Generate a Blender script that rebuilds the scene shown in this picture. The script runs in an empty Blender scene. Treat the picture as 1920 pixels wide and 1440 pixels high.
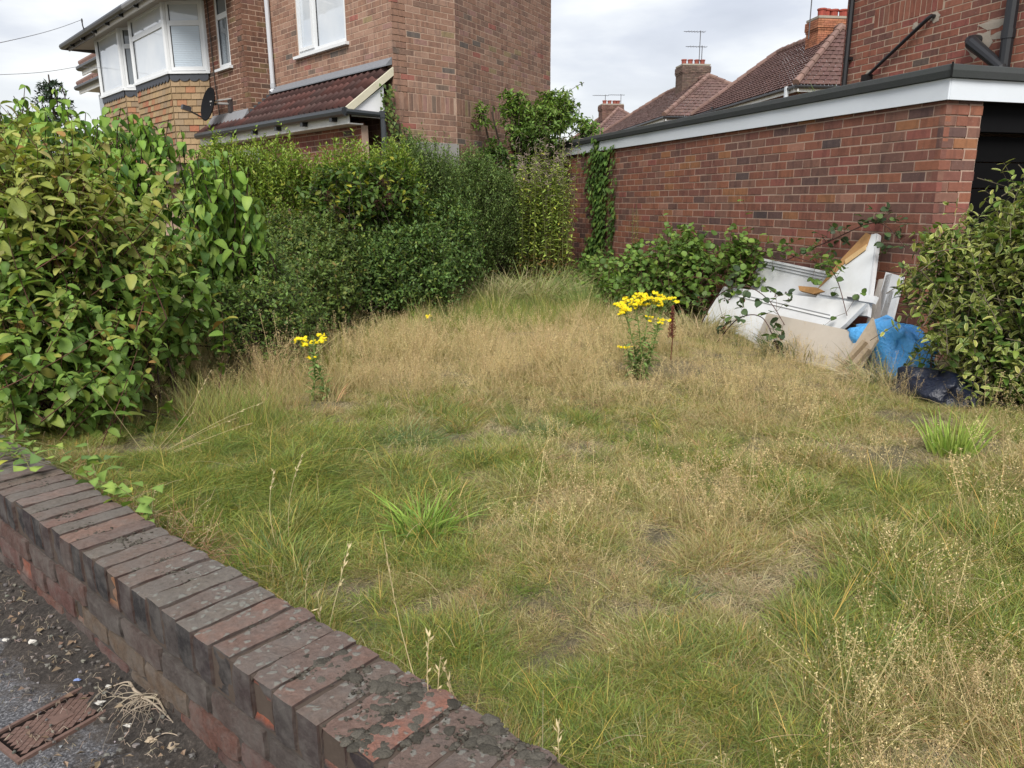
import bpy, math, random
import numpy as np
from mathutils import Matrix, Vector
sc = bpy.context.scene
COL = sc.collection
R = math.radians
rs = np.random.RandomState(7)
random.seed(7)

# ------------------------------------------------------------------ camera
CAM = np.array([0.0, 0.0, 1.25]); FPX = 1377.0
th, ro = R(13.91), R(-0.27)
fw = np.array([0, math.cos(th), -math.sin(th)]); r0 = np.array([1.0, 0, 0]); u0 = np.cross(r0, fw)
cr = math.cos(ro) * r0 + math.sin(ro) * u0; cu = np.cross(cr, fw)
cam = bpy.data.cameras.new('camera'); camo = bpy.data.objects.new('camera', cam); COL.objects.link(camo)
cam.sensor_width = 36; cam.lens = 36 * FPX / 1920; cam.clip_end = 2000; cam.clip_start = 0.05
m = Matrix.Identity(4)
for i in range(3):
    m[i][0], m[i][1], m[i][2], m[i][3] = cr[i], cu[i], -fw[i], CAM[i]
camo.matrix_world = m
sc.camera = camo

# ------------------------------------------------------------------ sky, sun, exposure
SUN_EL, SUN_AZ = 46, -172
w = bpy.data.worlds.new('World'); sc.world = w; w.use_nodes = True
nt = w.node_tree; nt.nodes.clear()
def N(t, kind, **kw):
    n = t.nodes.new(kind)
    for k, v in kw.items():
        if k.startswith('_'): setattr(n, k[1:], v)
        else: n.inputs[k.replace('__', ' ')].default_value = v
    return n
def mathn(t, op, a, b=None, c=None):
    n = t.nodes.new('ShaderNodeMath'); n.operation = op
    for i, v in enumerate((a, b, c)):
        if v is None: continue
        if isinstance(v, (int, float)): n.inputs[i].default_value = v
        else: t.links.new(v, n.inputs[i])
    return n.outputs[0]
def mixc(t, f, a, b, mode='MIX'):
    n = t.nodes.new('ShaderNodeMix'); n.data_type = 'RGBA'; n.blend_type = mode
    for s, v in ((n.inputs['Factor'], f), (n.inputs[6], a), (n.inputs[7], b)):
        if isinstance(v, (int, float)): s.default_value = v
        elif isinstance(v, (tuple, list)): s.default_value = tuple(v) + ((1,) if len(v) == 3 else ())
        else: t.links.new(v, s)
    return n.outputs[2]
def ramp(t, f, stops):
    n = t.nodes.new('ShaderNodeValToRGB'); el = n.color_ramp.elements
    while len(el) < len(stops): el.new(0.5)
    for e, (p, c) in zip(el, stops): e.position = p; e.color = tuple(c) + (1,) if len(c) == 3 else c
    t.links.new(f, n.inputs[0]); return n.outputs[0]
sky = nt.nodes.new('ShaderNodeTexSky'); sky.sky_type = 'NISHITA'; sky.sun_disc = False
sky.sun_elevation = R(SUN_EL); sky.sun_rotation = R(SUN_AZ)
tc = nt.nodes.new('ShaderNodeTexCoord'); sep = nt.nodes.new('ShaderNodeSeparateXYZ'); nt.links.new(tc.outputs['Generated'], sep.inputs[0])
zc = mathn(nt, 'MAXIMUM', sep.outputs[2], 0.0); zz = mathn(nt, 'ADD', zc, 0.16)
cx, cy = mathn(nt, 'DIVIDE', sep.outputs[0], zz), mathn(nt, 'DIVIDE', sep.outputs[1], zz)
comb = nt.nodes.new('ShaderNodeCombineXYZ'); nt.links.new(cx, comb.inputs[0]); nt.links.new(cy, comb.inputs[1])
nz = N(nt, 'ShaderNodeTexNoise', Scale=1.15, Detail=6.0, Roughness=0.5, Distortion=0.15); nt.links.new(comb.outputs[0], nz.inputs['Vector'])
cl = ramp(nt, nz.outputs[0], [(0.34, (1.0, 1.08, 1.30)), (0.46, (1.28, 1.36, 1.58)), (0.56, (1.80, 1.85, 1.95)), (0.67, (2.45, 2.42, 2.36))])
hz = ramp(nt, zc, [(0.0, (1, 1, 1)), (0.10, (0.75, 0.75, 0.75)), (0.32, (0, 0, 0))])
cl = mixc(nt, mathn(nt, 'MULTIPLY', hz, 0.55), cl, (2.38, 2.3, 2.1))
cover = mixc(nt, 0.95, sky.outputs[0], cl)
bg = nt.nodes.new('ShaderNodeBackground'); bg.inputs[1].default_value = 0.105
nt.links.new(cover, bg.inputs[0])
wo = nt.nodes.new('ShaderNodeOutputWorld'); nt.links.new(bg.outputs[0], wo.inputs[0])
sl = bpy.data.lights.new('sun', 'SUN'); sl.energy = 1.1; sl.angle = R(32); sl.color = (1, 0.955, 0.88)
so = bpy.data.objects.new('sun', sl); COL.objects.link(so)
az = R(SUN_AZ)
sd = Vector((math.sin(az) * math.cos(R(SUN_EL)), math.cos(az) * math.cos(R(SUN_EL)), math.sin(R(SUN_EL))))
so.rotation_euler = sd.to_track_quat('Z', 'Y').to_euler()
so.location = (0, 0, 20)
vs = sc.view_settings; vs.view_transform = 'Standard'; vs.look = 'None'; vs.exposure = 2.15; vs.gamma = 1; vs.use_curve_mapping = False
sc.cycles.max_bounces = 5; sc.cycles.diffuse_bounces = 3; sc.cycles.glossy_bounces = 2; sc.cycles.transmission_bounces = 3; sc.cycles.transparent_max_bounces = 4

# ------------------------------------------------------------------ materials
MATS = {}
def vmat(name, rough=0.8, nscale=40.0, namt=0.35, bscale=60.0, bstr=0.25, bdist=0.004, spec=0.3, trans=0.0, src='GEOMETRY',
         big=0.0, bigs=3.0, tint=None, metal=0.0, coat=0.0, bars=0.0):
    if name in MATS: return MATS[name]
    mt = bpy.data.materials.new(name); mt.use_nodes = True; t = mt.node_tree; t.nodes.clear()
    at = t.nodes.new('ShaderNodeAttribute'); at.attribute_name = 'Col'
    col = at.outputs['Color']
    if src == 'INSTANCER':
        ai = t.nodes.new('ShaderNodeAttribute'); ai.attribute_type = 'INSTANCER'; ai.attribute_name = 'tint'
        col = mixc(t, 1.0, col, ai.outputs['Color'], 'MULTIPLY')
    g = t.nodes.new('ShaderNodeNewGeometry')
    if namt:
        n1 = N(t, 'ShaderNodeTexNoise', Scale=nscale, Detail=5.0, Roughness=0.65); t.links.new(g.outputs['Position'], n1.inputs['Vector'])
        k = mathn(t, 'MULTIPLY_ADD', n1.outputs[0], namt * 2, 1 - namt)
        col = mixc(t, 1.0, col, k, 'MULTIPLY')
    if big:
        n2 = N(t, 'ShaderNodeTexNoise', Scale=bigs, Detail=4.0, Roughness=0.6); t.links.new(g.outputs['Position'], n2.inputs['Vector'])
        k2 = ramp(t, n2.outputs[0], [(0.35, (0, 0, 0)), (0.65, (1, 1, 1))])
        col = mixc(t, mathn(t, 'MULTIPLY', k2, big), col, mixc(t, 1.0, col, tint or (0.6, 0.6, 0.6), 'MULTIPLY'))
    if bars:      # burnt upright bars and pale flecks of rustic facing brick
        vm = t.nodes.new('ShaderNodeVectorMath'); vm.operation = 'MULTIPLY'; t.links.new(g.outputs['Position'], vm.inputs[0]); vm.inputs[1].default_value = (17, 17, 4)
        nb_ = N(t, 'ShaderNodeTexNoise', Scale=1.0, Detail=2.0, Roughness=0.5); t.links.new(vm.outputs[0], nb_.inputs['Vector'])
        kb = ramp(t, nb_.outputs[0], [(0.52, (0, 0, 0)), (0.62, (1, 1, 1))]); col = mixc(t, mathn(t, 'MULTIPLY', kb, bars), col, mixc(t, 1.0, col, (0.58, 0.62, 0.68), 'MULTIPLY'))
        nf_ = N(t, 'ShaderNodeTexNoise', Scale=75.0, Detail=3.0, Roughness=0.6); t.links.new(g.outputs['Position'], nf_.inputs['Vector'])
        col = mixc(t, mathn(t, 'MULTIPLY', ramp(t, nf_.outputs[0], [(0.66, (0, 0, 0)), (0.72, (1, 1, 1))]), 0.45), col, (0.42, 0.33, 0.28))
    p = t.nodes.new('ShaderNodeBsdfPrincipled'); t.links.new(col, p.inputs['Base Color'])
    p.inputs['Roughness'].default_value = rough; p.inputs['Specular IOR Level'].default_value = spec
    p.inputs['Metallic'].default_value = metal; p.inputs['Coat Weight'].default_value = coat
    if bstr:
        n3 = N(t, 'ShaderNodeTexNoise', Scale=bscale, Detail=5.0, Roughness=0.7); t.links.new(g.outputs['Position'], n3.inputs['Vector'])
        b = N(t, 'ShaderNodeBump', Strength=bstr, Distance=bdist); t.links.new(n3.outputs[0], b.inputs['Height']); t.links.new(b.outputs[0], p.inputs['Normal'])
    out = p.outputs[0]
    if trans:
        tr = t.nodes.new('ShaderNodeBsdfTranslucent'); t.links.new(mixc(t, 1.0, col, (1.15, 1.2, 0.7), 'MULTIPLY'), tr.inputs[0])
        mx = N(t, 'ShaderNodeMixShader', Fac=trans); t.links.new(out, mx.inputs[1]); t.links.new(tr.outputs[0], mx.inputs[2]); out = mx.outputs[0]
    o = t.nodes.new('ShaderNodeOutputMaterial'); t.links.new(out, o.inputs[0])
    MATS[name] = mt; return mt
M_brick = vmat('brick', 0.9, 26, 0.30, 90, 0.5, 0.004, 0.2, big=0.35, bigs=2.2, tint=(0.72, 0.74, 0.76), bars=0.5)
M_mortar = vmat('mortar', 0.95, 70, 0.25, 160, 0.5, 0.003, 0.1, big=0.5, bigs=2.5, tint=(0.7, 0.68, 0.66))
M_leaf = vmat('leaf', 0.5, 60, 0.18, 0, 0, 0, 0.28, trans=0.30)
M_leafm = vmat('leaf_matt', 0.6, 60, 0.18, 0, 0, 0, 0.2, trans=0.30)
M_bark = vmat('bark', 0.9, 80, 0.3, 120, 0.4, 0.003, 0.2)
M_grass = vmat('grass_blade', 0.6, 5, 0.0, 0, 0, 0, 0.25, trans=0.30, src='INSTANCER')
M_straw = vmat('straw', 0.65, 60, 0.15, 0, 0, 0, 0.25, trans=0.2)
M_upvc = vmat('white_plastic', 0.35, 3, 0.05, 0, 0, 0, 0.5, big=0.15, bigs=4, tint=(0.85, 0.86, 0.86))
M_paint = vmat('old_white_paint', 0.55, 14, 0.07, 40, 0.15, 0.002, 0.4, big=0.5, bigs=5, tint=(0.86, 0.84, 0.80))
M_black = vmat('black_plastic', 0.38, 20, 0.15, 0, 0, 0, 0.5)
M_lead = vmat('lead', 0.6, 30, 0.25, 60, 0.2, 0.003, 0.4)
M_tile = vmat('roof_tile', 0.8, 22, 0.3, 90, 0.4, 0.003, 0.25, big=0.4, bigs=2.0, tint=(0.7, 0.72, 0.7))
M_felt = vmat('roofing_felt', 0.95, 220, 0.45, 260, 0.6, 0.003, 0.15, big=0.4, bigs=6, tint=(0.75, 0.85, 0.75))
M_wood = vmat('weathered_wood', 0.85, 35, 0.3, 90, 0.4, 0.003, 0.2)
M_metal = vmat('grey_metal', 0.45, 30, 0.15, 0, 0, 0, 0.5, metal=0.3)
M_stone = vmat('stone_chip', 0.9, 60, 0.3, 100, 0.4, 0.003, 0.2)
M_moss = vmat('moss', 1.0, 240, 0.6, 300, 1.0, 0.006, 0.05)
M_bag = vmat('blue_plastic_sheet', 0.35, 12, 0.08, 9, 0.9, 0.03, 0.5)
M_flower = vmat('petal', 0.6, 60, 0.12, 0, 0, 0, 0.25, trans=0.2)
M_dark = vmat('dark_interior', 0.9, 10, 0.2, 0, 0, 0, 0.1)

azW = R(-50.0); dW = np.array([math.sin(azW), math.cos(azW), 0]); nW = np.array([math.cos(azW), -math.sin(azW), 0])
def special(name, build):
    mt = bpy.data.materials.new(name); mt.use_nodes = True; t = mt.node_tree; t.nodes.clear()
    p = t.nodes.new('ShaderNodeBsdfPrincipled'); o = t.nodes.new('ShaderNodeOutputMaterial'); t.links.new(p.outputs[0], o.inputs[0])
    g = t.nodes.new('ShaderNodeNewGeometry'); build(t, p, g.outputs['Position'], g); return mt
def noise(t, pos, s, d=5.0, r=0.6, dist=0.0):
    n = N(t, 'ShaderNodeTexNoise', Scale=s, Detail=d, Roughness=r, Distortion=dist); t.links.new(pos, n.inputs['Vector']); return n.outputs[0]
def bump(t, p, h, s, dist):
    b = N(t, 'ShaderNodeBump', Strength=s, Distance=dist); t.links.new(h, b.inputs['Height']); t.links.new(b.outputs[0], p.inputs['Normal'])
def b_glass(t, p, pos, g):
    n = noise(t, pos, 1.3, 3)
    t.links.new(ramp(t, n, [(0.3, (0.46, 0.51, 0.57)), (0.7, (0.60, 0.63, 0.66))]), p.inputs['Base Color'])  # pale base: net curtain behind and sky reflection, both put into the colour
    p.inputs['Roughness'].default_value = 0.04; p.inputs['Coat Weight'].default_value = 0.8; p.inputs['Coat Roughness'].default_value = 0.02
M_glass = special('window_glass_curtain_and_reflection', b_glass)
def b_glassd(t, p, pos, g):
    p.inputs['Base Color'].default_value = (0.16, 0.18, 0.20, 1); p.inputs['Roughness'].default_value = 0.05; p.inputs['Coat Weight'].default_value = 0.8
M_glassd = special('window_glass', b_glassd)
def b_asphalt(t, p, pos, g):
    a = noise(t, pos, 130, 4, 0.75); b = noise(t, pos, 6, 5)
    c = mixc(t, 1.0, ramp(t, a, [(0.34, (0.036, 0.037, 0.040)), (0.52, (0.115, 0.117, 0.124)), (0.68, (0.37, 0.375, 0.385))]), ramp(t, b, [(0.3, (0.75, 0.75, 0.77)), (0.7, (1.25, 1.22, 1.22))]), 'MULTIPLY')
    dt = t.nodes.new('ShaderNodeVectorMath'); dt.operation = 'DOT_PRODUCT'; t.links.new(pos, dt.inputs[0]); dt.inputs[1].default_value = tuple(nW)
    dist = mathn(t, 'SUBTRACT', 0.645, dt.outputs['Value'])
    n2 = noise(t, pos, 11, 6, 0.75); mk = mathn(t, 'SUBTRACT', mathn(t, 'MULTIPLY_ADD', n2, 0.9, -0.22), dist)
    mk = ramp(t, mathn(t, 'ADD', mk, 0.3), [(0.28, (0, 0, 0)), (0.42, (1, 1, 1))])
    so_ = ramp(t, noise(t, pos, 85, 5, 0.8), [(0.3, (0.022, 0.018, 0.016)), (0.55, (0.075, 0.064, 0.056)), (0.74, (0.21, 0.19, 0.17))])
    t.links.new(mixc(t, mathn(t, 'MULTIPLY', mk, 0.85), c, so_), p.inputs['Base Color']); p.inputs['Roughness'].default_value = 0.9; p.inputs['Specular IOR Level'].default_value = 0.2; bump(t, p, a, 1.0, 0.006)
M_asphalt = special('asphalt', b_asphalt)
def b_soil(t, p, pos, g):
    a = noise(t, pos, 90, 6, 0.75); b = noise(t, pos, 9, 4)
    c = ramp(t, a, [(0.30, (0.020, 0.016, 0.014)), (0.55, (0.065, 0.055, 0.048)), (0.74, (0.17, 0.15, 0.13))])
    c = mixc(t, 1.0, c, ramp(t, b, [(0.3, (0.75, 0.75, 0.75)), (0.7, (1.4, 1.35, 1.3))]), 'MULTIPLY')
    t.links.new(c, p.inputs['Base Color']); p.inputs['Roughness'].default_value = 1.0; bump(t, p, a, 1.0, 0.02)
M_soil = special('crumbled_soil', b_soil)
def b_ground(t, p, pos, g):
    a = noise(t, pos, 60, 6, 0.8); b = noise(t, pos, 2.2, 4)
    c = ramp(t, a, [(0.30, (0.05, 0.04, 0.024)), (0.52, (0.20, 0.16, 0.095)), (0.72, (0.38, 0.31, 0.20))])
    c = mixc(t, mathn(t, 'MULTIPLY', b, 0.5), c, (0.11, 0.12, 0.045))
    t.links.new(c, p.inputs['Base Color']); p.inputs['Roughness'].default_value = 1.0; bump(t, p, a, 1.0, 0.03)
M_ground = special('thatch_ground', b_ground)
def b_coping(t, p, pos, g):
    at = t.nodes.new('ShaderNodeAttribute'); at.attribute_name = 'Col'
    a = noise(t, pos, 75, 8, 0.8); col = mixc(t, 1.0, at.outputs['Color'], mathn(t, 'MULTIPLY_ADD', a, 1.9, 0.05), 'MULTIPLY')
    b = noise(t, pos, 14, 5, 0.65)
    col = mixc(t, mathn(t, 'MULTIPLY', ramp(t, b, [(0.42, (0, 0, 0)), (0.62, (1, 1, 1))]), 0.45), col, (0.175, 0.160, 0.146))
    sx = t.nodes.new('ShaderNodeSeparateColor'); t.links.new(at.outputs['Color'], sx.inputs[0])
    vo = N(t, 'ShaderNodeTexVoronoi', Scale=58.0); vo.inputs['Randomness'].default_value = 1.0
    dn = N(t, 'ShaderNodeTexNoise', Scale=40.0, Detail=3.0); t.links.new(pos, dn.inputs['Vector'])
    pv = t.nodes.new('ShaderNodeVectorMath'); pv.operation = 'MULTIPLY_ADD'; t.links.new(dn.outputs['Color'], pv.inputs[0]); pv.inputs[1].default_value = (0.030,) * 3; t.links.new(pos, pv.inputs[2])
    t.links.new(pv.outputs[0], vo.inputs['Vector'])
    d = ramp(t, vo.outputs['Distance'], [(0.34, (1, 1, 1)), (0.50, (0, 0, 0))])
    pick = t.nodes.new('ShaderNodeSeparateColor'); t.links.new(vo.outputs['Color'], pick.inputs[0])
    region = noise(t, pos, 4.2, 3)
    lk = mathn(t, 'MULTIPLY', d, mathn(t, 'GREATER_THAN', mathn(t, 'ADD', pick.outputs[0], mathn(t, 'MULTIPLY', region, 0.9)), 1.08))
    al = t.nodes.new('ShaderNodeAttribute'); al.attribute_name = 'lichen'
    lk = mathn(t, 'MULTIPLY', lk, al.outputs['Fac'])
    col = mixc(t, mathn(t, 'MULTIPLY', lk, 0.8), col, mixc(t, a, (0.15, 0.15, 0.13), (0.33, 0.33, 0.295)))
    t.links.new(col, p.inputs['Base Color']); p.inputs['Roughness'].default_value = 0.92; p.inputs['Specular IOR Level'].default_value = 0.2
    bump(t, p, mathn(t, 'ADD', mathn(t, 'ADD', a, b), mathn(t, 'MULTIPLY', lk, 0.25)), 1.0, 0.009)
M_coping = special('lichen_spotted_brick', b_coping)
def b_rust(t, p, pos, g):
    a = noise(t, pos, 70, 5, 0.7); b = noise(t, pos, 12, 3)
    t.links.new(mixc(t, b, ramp(t, a, [(0.3, (0.085, 0.048, 0.038)), (0.7, (0.19, 0.11, 0.086))]), (0.12, 0.075, 0.06)), p.inputs['Base Color'])
    p.inputs['Roughness'].default_value = 0.75; bump(t, p, a, 0.4, 0.002)
M_rust = special('rusted_iron', b_rust)

# ------------------------------------------------------------------ object helpers
def V(*a): return np.array(a, float)
def unit(v): v = np.asarray(v, float); return v / (np.linalg.norm(v) + 1e-12)
def project(P):
    q = np.atleast_2d(P) - CAM; d = q @ fw
    return np.stack([960 + FPX * (q @ cr) / np.maximum(d, 1e-3), 720 - FPX * (q @ cu) / np.maximum(d, 1e-3), d], 1)
def tag(o, label, cat, group=None):
    o['label'] = label; o['category'] = cat
    if group: o['group'] = group
    return o
def thing(name, label, cat, loc=(0, 0, 0), group=None):
    o = bpy.data.objects.new(name, None); o.empty_display_size = 0.1; COL.objects.link(o); o.location = loc
    return tag(o, label, cat, group)
def place(o, parent):
    if parent is not None:
        o.parent = parent; o.matrix_parent_inverse = Matrix.Translation(-Vector(wloc(parent)))
def wloc(o):
    v = Vector(o.location)
    if o.parent is not None:
        v = v + Vector((0, 0, 0)) if True else v
    return v
def mesh_np(name, verts, faces, cols, mat, smooth=False, lich=None):
    """verts (n,3); faces: (m,3) or (m,4) array, or list of tuples"""
    me = bpy.data.meshes.new(name)
    if isinstance(faces, np.ndarray):
        k = faces.shape[1]; n = len(verts); mf = len(faces)
        me.vertices.add(n); me.vertices.foreach_set('co', np.asarray(verts, np.float32).ravel())
        me.loops.add(mf * k); me.loops.foreach_set('vertex_index', np.asarray(faces, np.int32).ravel())
        me.polygons.add(mf); me.polygons.foreach_set('loop_start', np.arange(0, mf * k, k, dtype=np.int32)); me.polygons.foreach_set('loop_total', np.full(mf, k, np.int32))
        me.update(calc_edges=True)
    else:
        me.from_pydata([tuple(v) for v in verts], [], faces)
    c = np.ones((len(verts), 4), np.float32); c[:, :3] = np.asarray(cols, np.float32).reshape(-1, 3) if np.ndim(cols) == 2 else np.asarray(cols, np.float32)
    a = me.color_attributes.new('Col', 'FLOAT_COLOR', 'POINT'); a.data.foreach_set('color', c.ravel())
    if lich is not None:
        l = me.attributes.new('lichen', 'FLOAT', 'POINT'); l.data.foreach_set('value', np.asarray(lich, np.float32))
    if mat: me.materials.append(mat)
    me.polygons.foreach_set('use_smooth', np.full(len(me.polygons), bool(smooth)))
    return me
def obj(name, me, parent=None, mw=None):
    o = bpy.data.objects.new(name, me); COL.objects.link(o)
    if mw is not None: o.matrix_basis = mw
    if parent is not None:
        o.parent = parent
        o.matrix_parent_inverse = Matrix.Translation(-PL.get(parent.name, Vector(parent.location)))
    return o
PL = {}   # world offset of nested parents
class MB:
    def __init__(s): s.v = []; s.f = []; s.c = []; s.lich = None
    def add(s, verts, faces, col):
        b = len(s.v); s.v += [tuple(map(float, v)) for v in verts]; s.f += [tuple(b + i for i in f) for f in faces]
        if np.ndim(col) == 2: s.c += [tuple(c) for c in col]
        else: s.c += [tuple(col)] * len(verts)
    def box(s, c, ax, h, col):
        """c centre, ax three axes, h half sizes"""
        c = np.asarray(c, float); X, Y, Z = [unit(a) * k for a, k in zip(ax, h)]
        vs_ = [c + i * X + j * Y + k * Z for k in (-1, 1) for j in (-1, 1) for i in (-1, 1)]
        s.add(vs_, [(0, 2, 3, 1), (4, 5, 7, 6), (0, 1, 5, 4), (2, 6, 7, 3), (0, 4, 6, 2), (1, 3, 7, 5)], col); return s
    def hexa(s, p8, col):
        s.add(p8, [(0, 3, 2, 1), (4, 5, 6, 7), (0, 1, 5, 4), (1, 2, 6, 5), (2, 3, 7, 6), (3, 0, 4, 7)], col); return s
    def prism(s, poly, ext, col):
        n = len(poly); p = [np.asarray(q, float) for q in poly]; e = np.asarray(ext, float)
        s.add(p + [q + e for q in p], [tuple(range(n))[::-1], tuple(range(n, 2 * n))] + [(i, (i + 1) % n, n + (i + 1) % n, n + i) for i in range(n)], col); return s
    def tube(s, pts, rad, n=6, col=(1, 1, 1), cap=True):
        pts = [np.asarray(p, float) for p in pts]; k = len(pts)
        rad = [rad] * k if np.isscalar(rad) else rad
        vs_ = []; a = None
        for i, p in enumerate(pts):
            d = unit(pts[min(i + 1, k - 1)] - pts[max(i - 1, 0)])
            if a is None: a = unit(np.cross(d, V(0.31, 0.23, 0.91) if abs(d[2]) < 0.9 else V(1, 0, 0)))
            a = unit(a - d * (a @ d)); b = np.cross(d, a)
            for j in range(n):
                t_ = 2 * math.pi * j / n; vs_.append(p + rad[i] * (math.cos(t_) * a + math.sin(t_) * b))
        fs = [(i * n + j, i * n + (j + 1) % n, (i + 1) * n + (j + 1) % n, (i + 1) * n + j) for i in range(k - 1) for j in range(n)]
        if cap: fs += [tuple(range(n))[::-1], tuple(range((k - 1) * n, k * n))]
        s.add(vs_, fs, col); return s
    def blob(s, c, r3, col, seed=0, rough=0.15, n=10, half=False, ax=None):
        """lumpy ellipsoid"""
        rr = np.random.RandomState(seed); ph = rr.rand(6) * 6.28; vs_ = []; rows = n // 2 + 1; ax = ax or (V(1, 0, 0), V(0, 1, 0), V(0, 0, 1))
        for i in range(rows):
            la = (math.pi / 2) * (i / (rows - 1)) if half else math.pi * i / (rows - 1) - math.pi / 2
            for j in range(n):
                lo = 2 * math.pi * j / n
                k = 1 + rough * (math.sin(3 * lo + ph[0] + 2 * la) + math.sin(2 * lo + ph[1] - 3 * la) * 0.7 + math.sin(5 * lo + ph[2]) * 0.4 * math.cos(la)) * math.cos(la * 0.9)
                q = V(math.cos(la) * math.cos(lo) * r3[0], math.cos(la) * math.sin(lo) * r3[1], math.sin(la) * r3[2]) * k
                vs_.append(np.asarray(c) + q[0] * ax[0] + q[1] * ax[1] + q[2] * ax[2])
        fs = [(i * n + j, i * n + (j + 1) % n, (i + 1) * n + (j + 1) % n, (i + 1) * n + j) for i in range(rows - 1) for j in range(n)]
        s.add(vs_, fs, col); return s
    def me(s, name, mat, smooth=False):
        return mesh_np(name, s.v, s.f, np.array(s.c) if s.c else (1, 1, 1), mat, smooth, s.lich)
    def obj(s, name, mat, parent=None, smooth=False): return obj(name, s.me(name, mat, smooth), parent)
def struct(o): o['kind'] = 'structure'; return o
def stuff(o): o['kind'] = 'stuff'; return o
UP = V(0, 0, 1)
def jit(c, a, rr=rs): return np.clip(np.asarray(c) * (1 + rr.uniform(-a, a)) * (1 + rr.uniform(-a, a, 3) * 0.15), 0, 1)

# ------------------------------------------------------------------ local frames
azG = R(-17.77); nG = V(math.cos(azG), -math.sin(azG), 0); dG = V(math.sin(azG), math.cos(azG), 0)
def G(u, p, z): return dG * u + nG * p + UP * z          # garage frame: u along its long wall, p away from the garden
HC = V(-1.49695, 10.08956, 0); dF = V(-0.67739, 0.73562, 0); nF = V(-0.73562, -0.67739, 0)
def H(s, t, z): return HC + dF * s + nF * t + UP * z     # left house frame: s along the front, t outwards
azW = R(-50.0); dW = V(math.sin(azW), math.cos(azW), 0); nW = V(math.cos(azW), -math.sin(azW), 0)
def Wp(u, p, z): return dW * u + nW * p + UP * z         # low wall frame: u away along the wall, p towards the garden
ZC = 0.335                                               # top of the coping
WF, WB = 0.645, 0.861                                    # wall front and back offsets
# ================================================================== SETTING
rsn = np.random.RandomState(3)
LUMPS = [(rsn.uniform(-3, 4), rsn.uniform(0.8, 10), rsn.uniform(0.12, 0.5), rsn.uniform(-0.02, 0.045)) for _ in range(150)]
LA = np.array(LUMPS)
def gz(x, y):
    x = np.asarray(x, float); y = np.asarray(y, float)
    p = x * nW[0] + y * nW[1]
    g = np.full(np.broadcast(x, y).shape, 0.06)
    for cx_, cy_, r_, h_ in LUMPS:
        g = g + h_ * np.exp(-((x - cx_) ** 2 + (y - cy_) ** 2) / (r_ * r_))
    g = g + 0.03 * np.sin(x * 1.7 + 0.6) * np.sin(y * 1.3)
    k = np.clip((p - (WF + 0.03)) / 0.15, 0, 1)
    return g * k + (-0.04) * (1 - k)
def axis(lo, hi, step, far, growth=1.6):
    a = list(np.arange(lo, hi + step / 2, step)); d = step
    while a[-1] < far: d *= growth; a.append(a[-1] + d)
    d = step
    while a[0] > -far: d *= growth; a.insert(0, a[0] - d)
    return np.array(a)
xs, ys = axis(-4.5, 4.5, 0.06, 600), axis(0.0, 11, 0.06, 600)
XX, YY = np.meshgrid(xs, ys); ZZ = gz(XX, YY)
vv = np.stack([XX.ravel(), YY.ravel(), ZZ.ravel()], 1); nx, ny = len(xs), len(ys)
ii = (np.arange(ny - 1)[:, None] * nx + np.arange(nx - 1)[None]).ravel()
struct(obj('ground', mesh_np('ground', vv, np.stack([ii, ii + 1, ii + nx + 1, ii + nx], 1), (0.1, 0.1, 0.1), M_ground, True)))
pm = MB(); pm.add([Wp(-14, WF - 6, 0), Wp(22, WF - 6, 0), Wp(22, WF + 0.02, 0), Wp(-14, WF + 0.02, 0)], [(0, 3, 2, 1)], (0.1, 0.1, 0.1))
struct(pm.obj('pavement', M_asphalt))
# crumbled soil along the foot of the wall, uneven edge
sb = MB(); rr = np.random.RandomState(5); nU, nP = 150, 10; vs_ = []
for i in range(nU):
    u_ = 0.3 + i * 0.03; wd = 0.10 + 0.03 * math.sin(u_ * 3.1 + 0.6) + 0.02 * math.sin(u_ * 9) + 0.05 * rr.rand()
    for j in range(nP):
        q = j / (nP - 1); h_ = 0.035 * (1 - q) ** 1.5 + 0.012 * rr.rand() * (1 - q) + 0.004 - 0.006 * (q > 0.95)
        vs_.append(Wp(u_, WF + 0.012 - wd * q, h_))
sb.add(vs_, [(i * nP + j, (i + 1) * nP + j, (i + 1) * nP + j + 1, i * nP + j + 1) for i in range(nU - 1) for j in range(nP - 1)], (0.1, 0.1, 0.1))
struct(sb.obj('soil_strip', M_soil, None, True))

# ================================================================== BRICKWORK
def brick_template(name, mat, col, ch=0.04):
    """unit brick: x,z in [-.5,.5], y 0 (face) to 1 (back); chamfered face"""
    a, b = 0.5 - 0.009, 0.5 - 0.028
    o = [(-.5, -.5), (.5, -.5), (.5, .5), (-.5, .5)]; i_ = [(-a, -b), (a, -b), (a, b), (-a, b)]
    v = [(x, 0.0, z) for x, z in i_] + [(x, ch, z) for x, z in o] + [(x, 1.0, z) for x, z in o]
    f = [(0, 1, 2, 3)] + [(k, 4 + k, 4 + (k + 1) % 4, (k + 1) % 4) for k in range(4)] + [(4 + k, 8 + k, 8 + (k + 1) % 4, 4 + (k + 1) % 4) for k in range(4)]
    return mesh_np(name, v, f, col, mat)
TB = brick_template('brick_shape', None, (1, 1, 1))
TBV = np.array([v.co[:] for v in TB.vertices]); TBQ = np.array([tuple(p.vertices) for p in TB.polygons])
PALS = {}
def brick_meshes(key, pal, mat):
    if key not in PALS: PALS[key] = [brick_template('brick', mat, c) for c in pal]
    return PALS[key]
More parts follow.
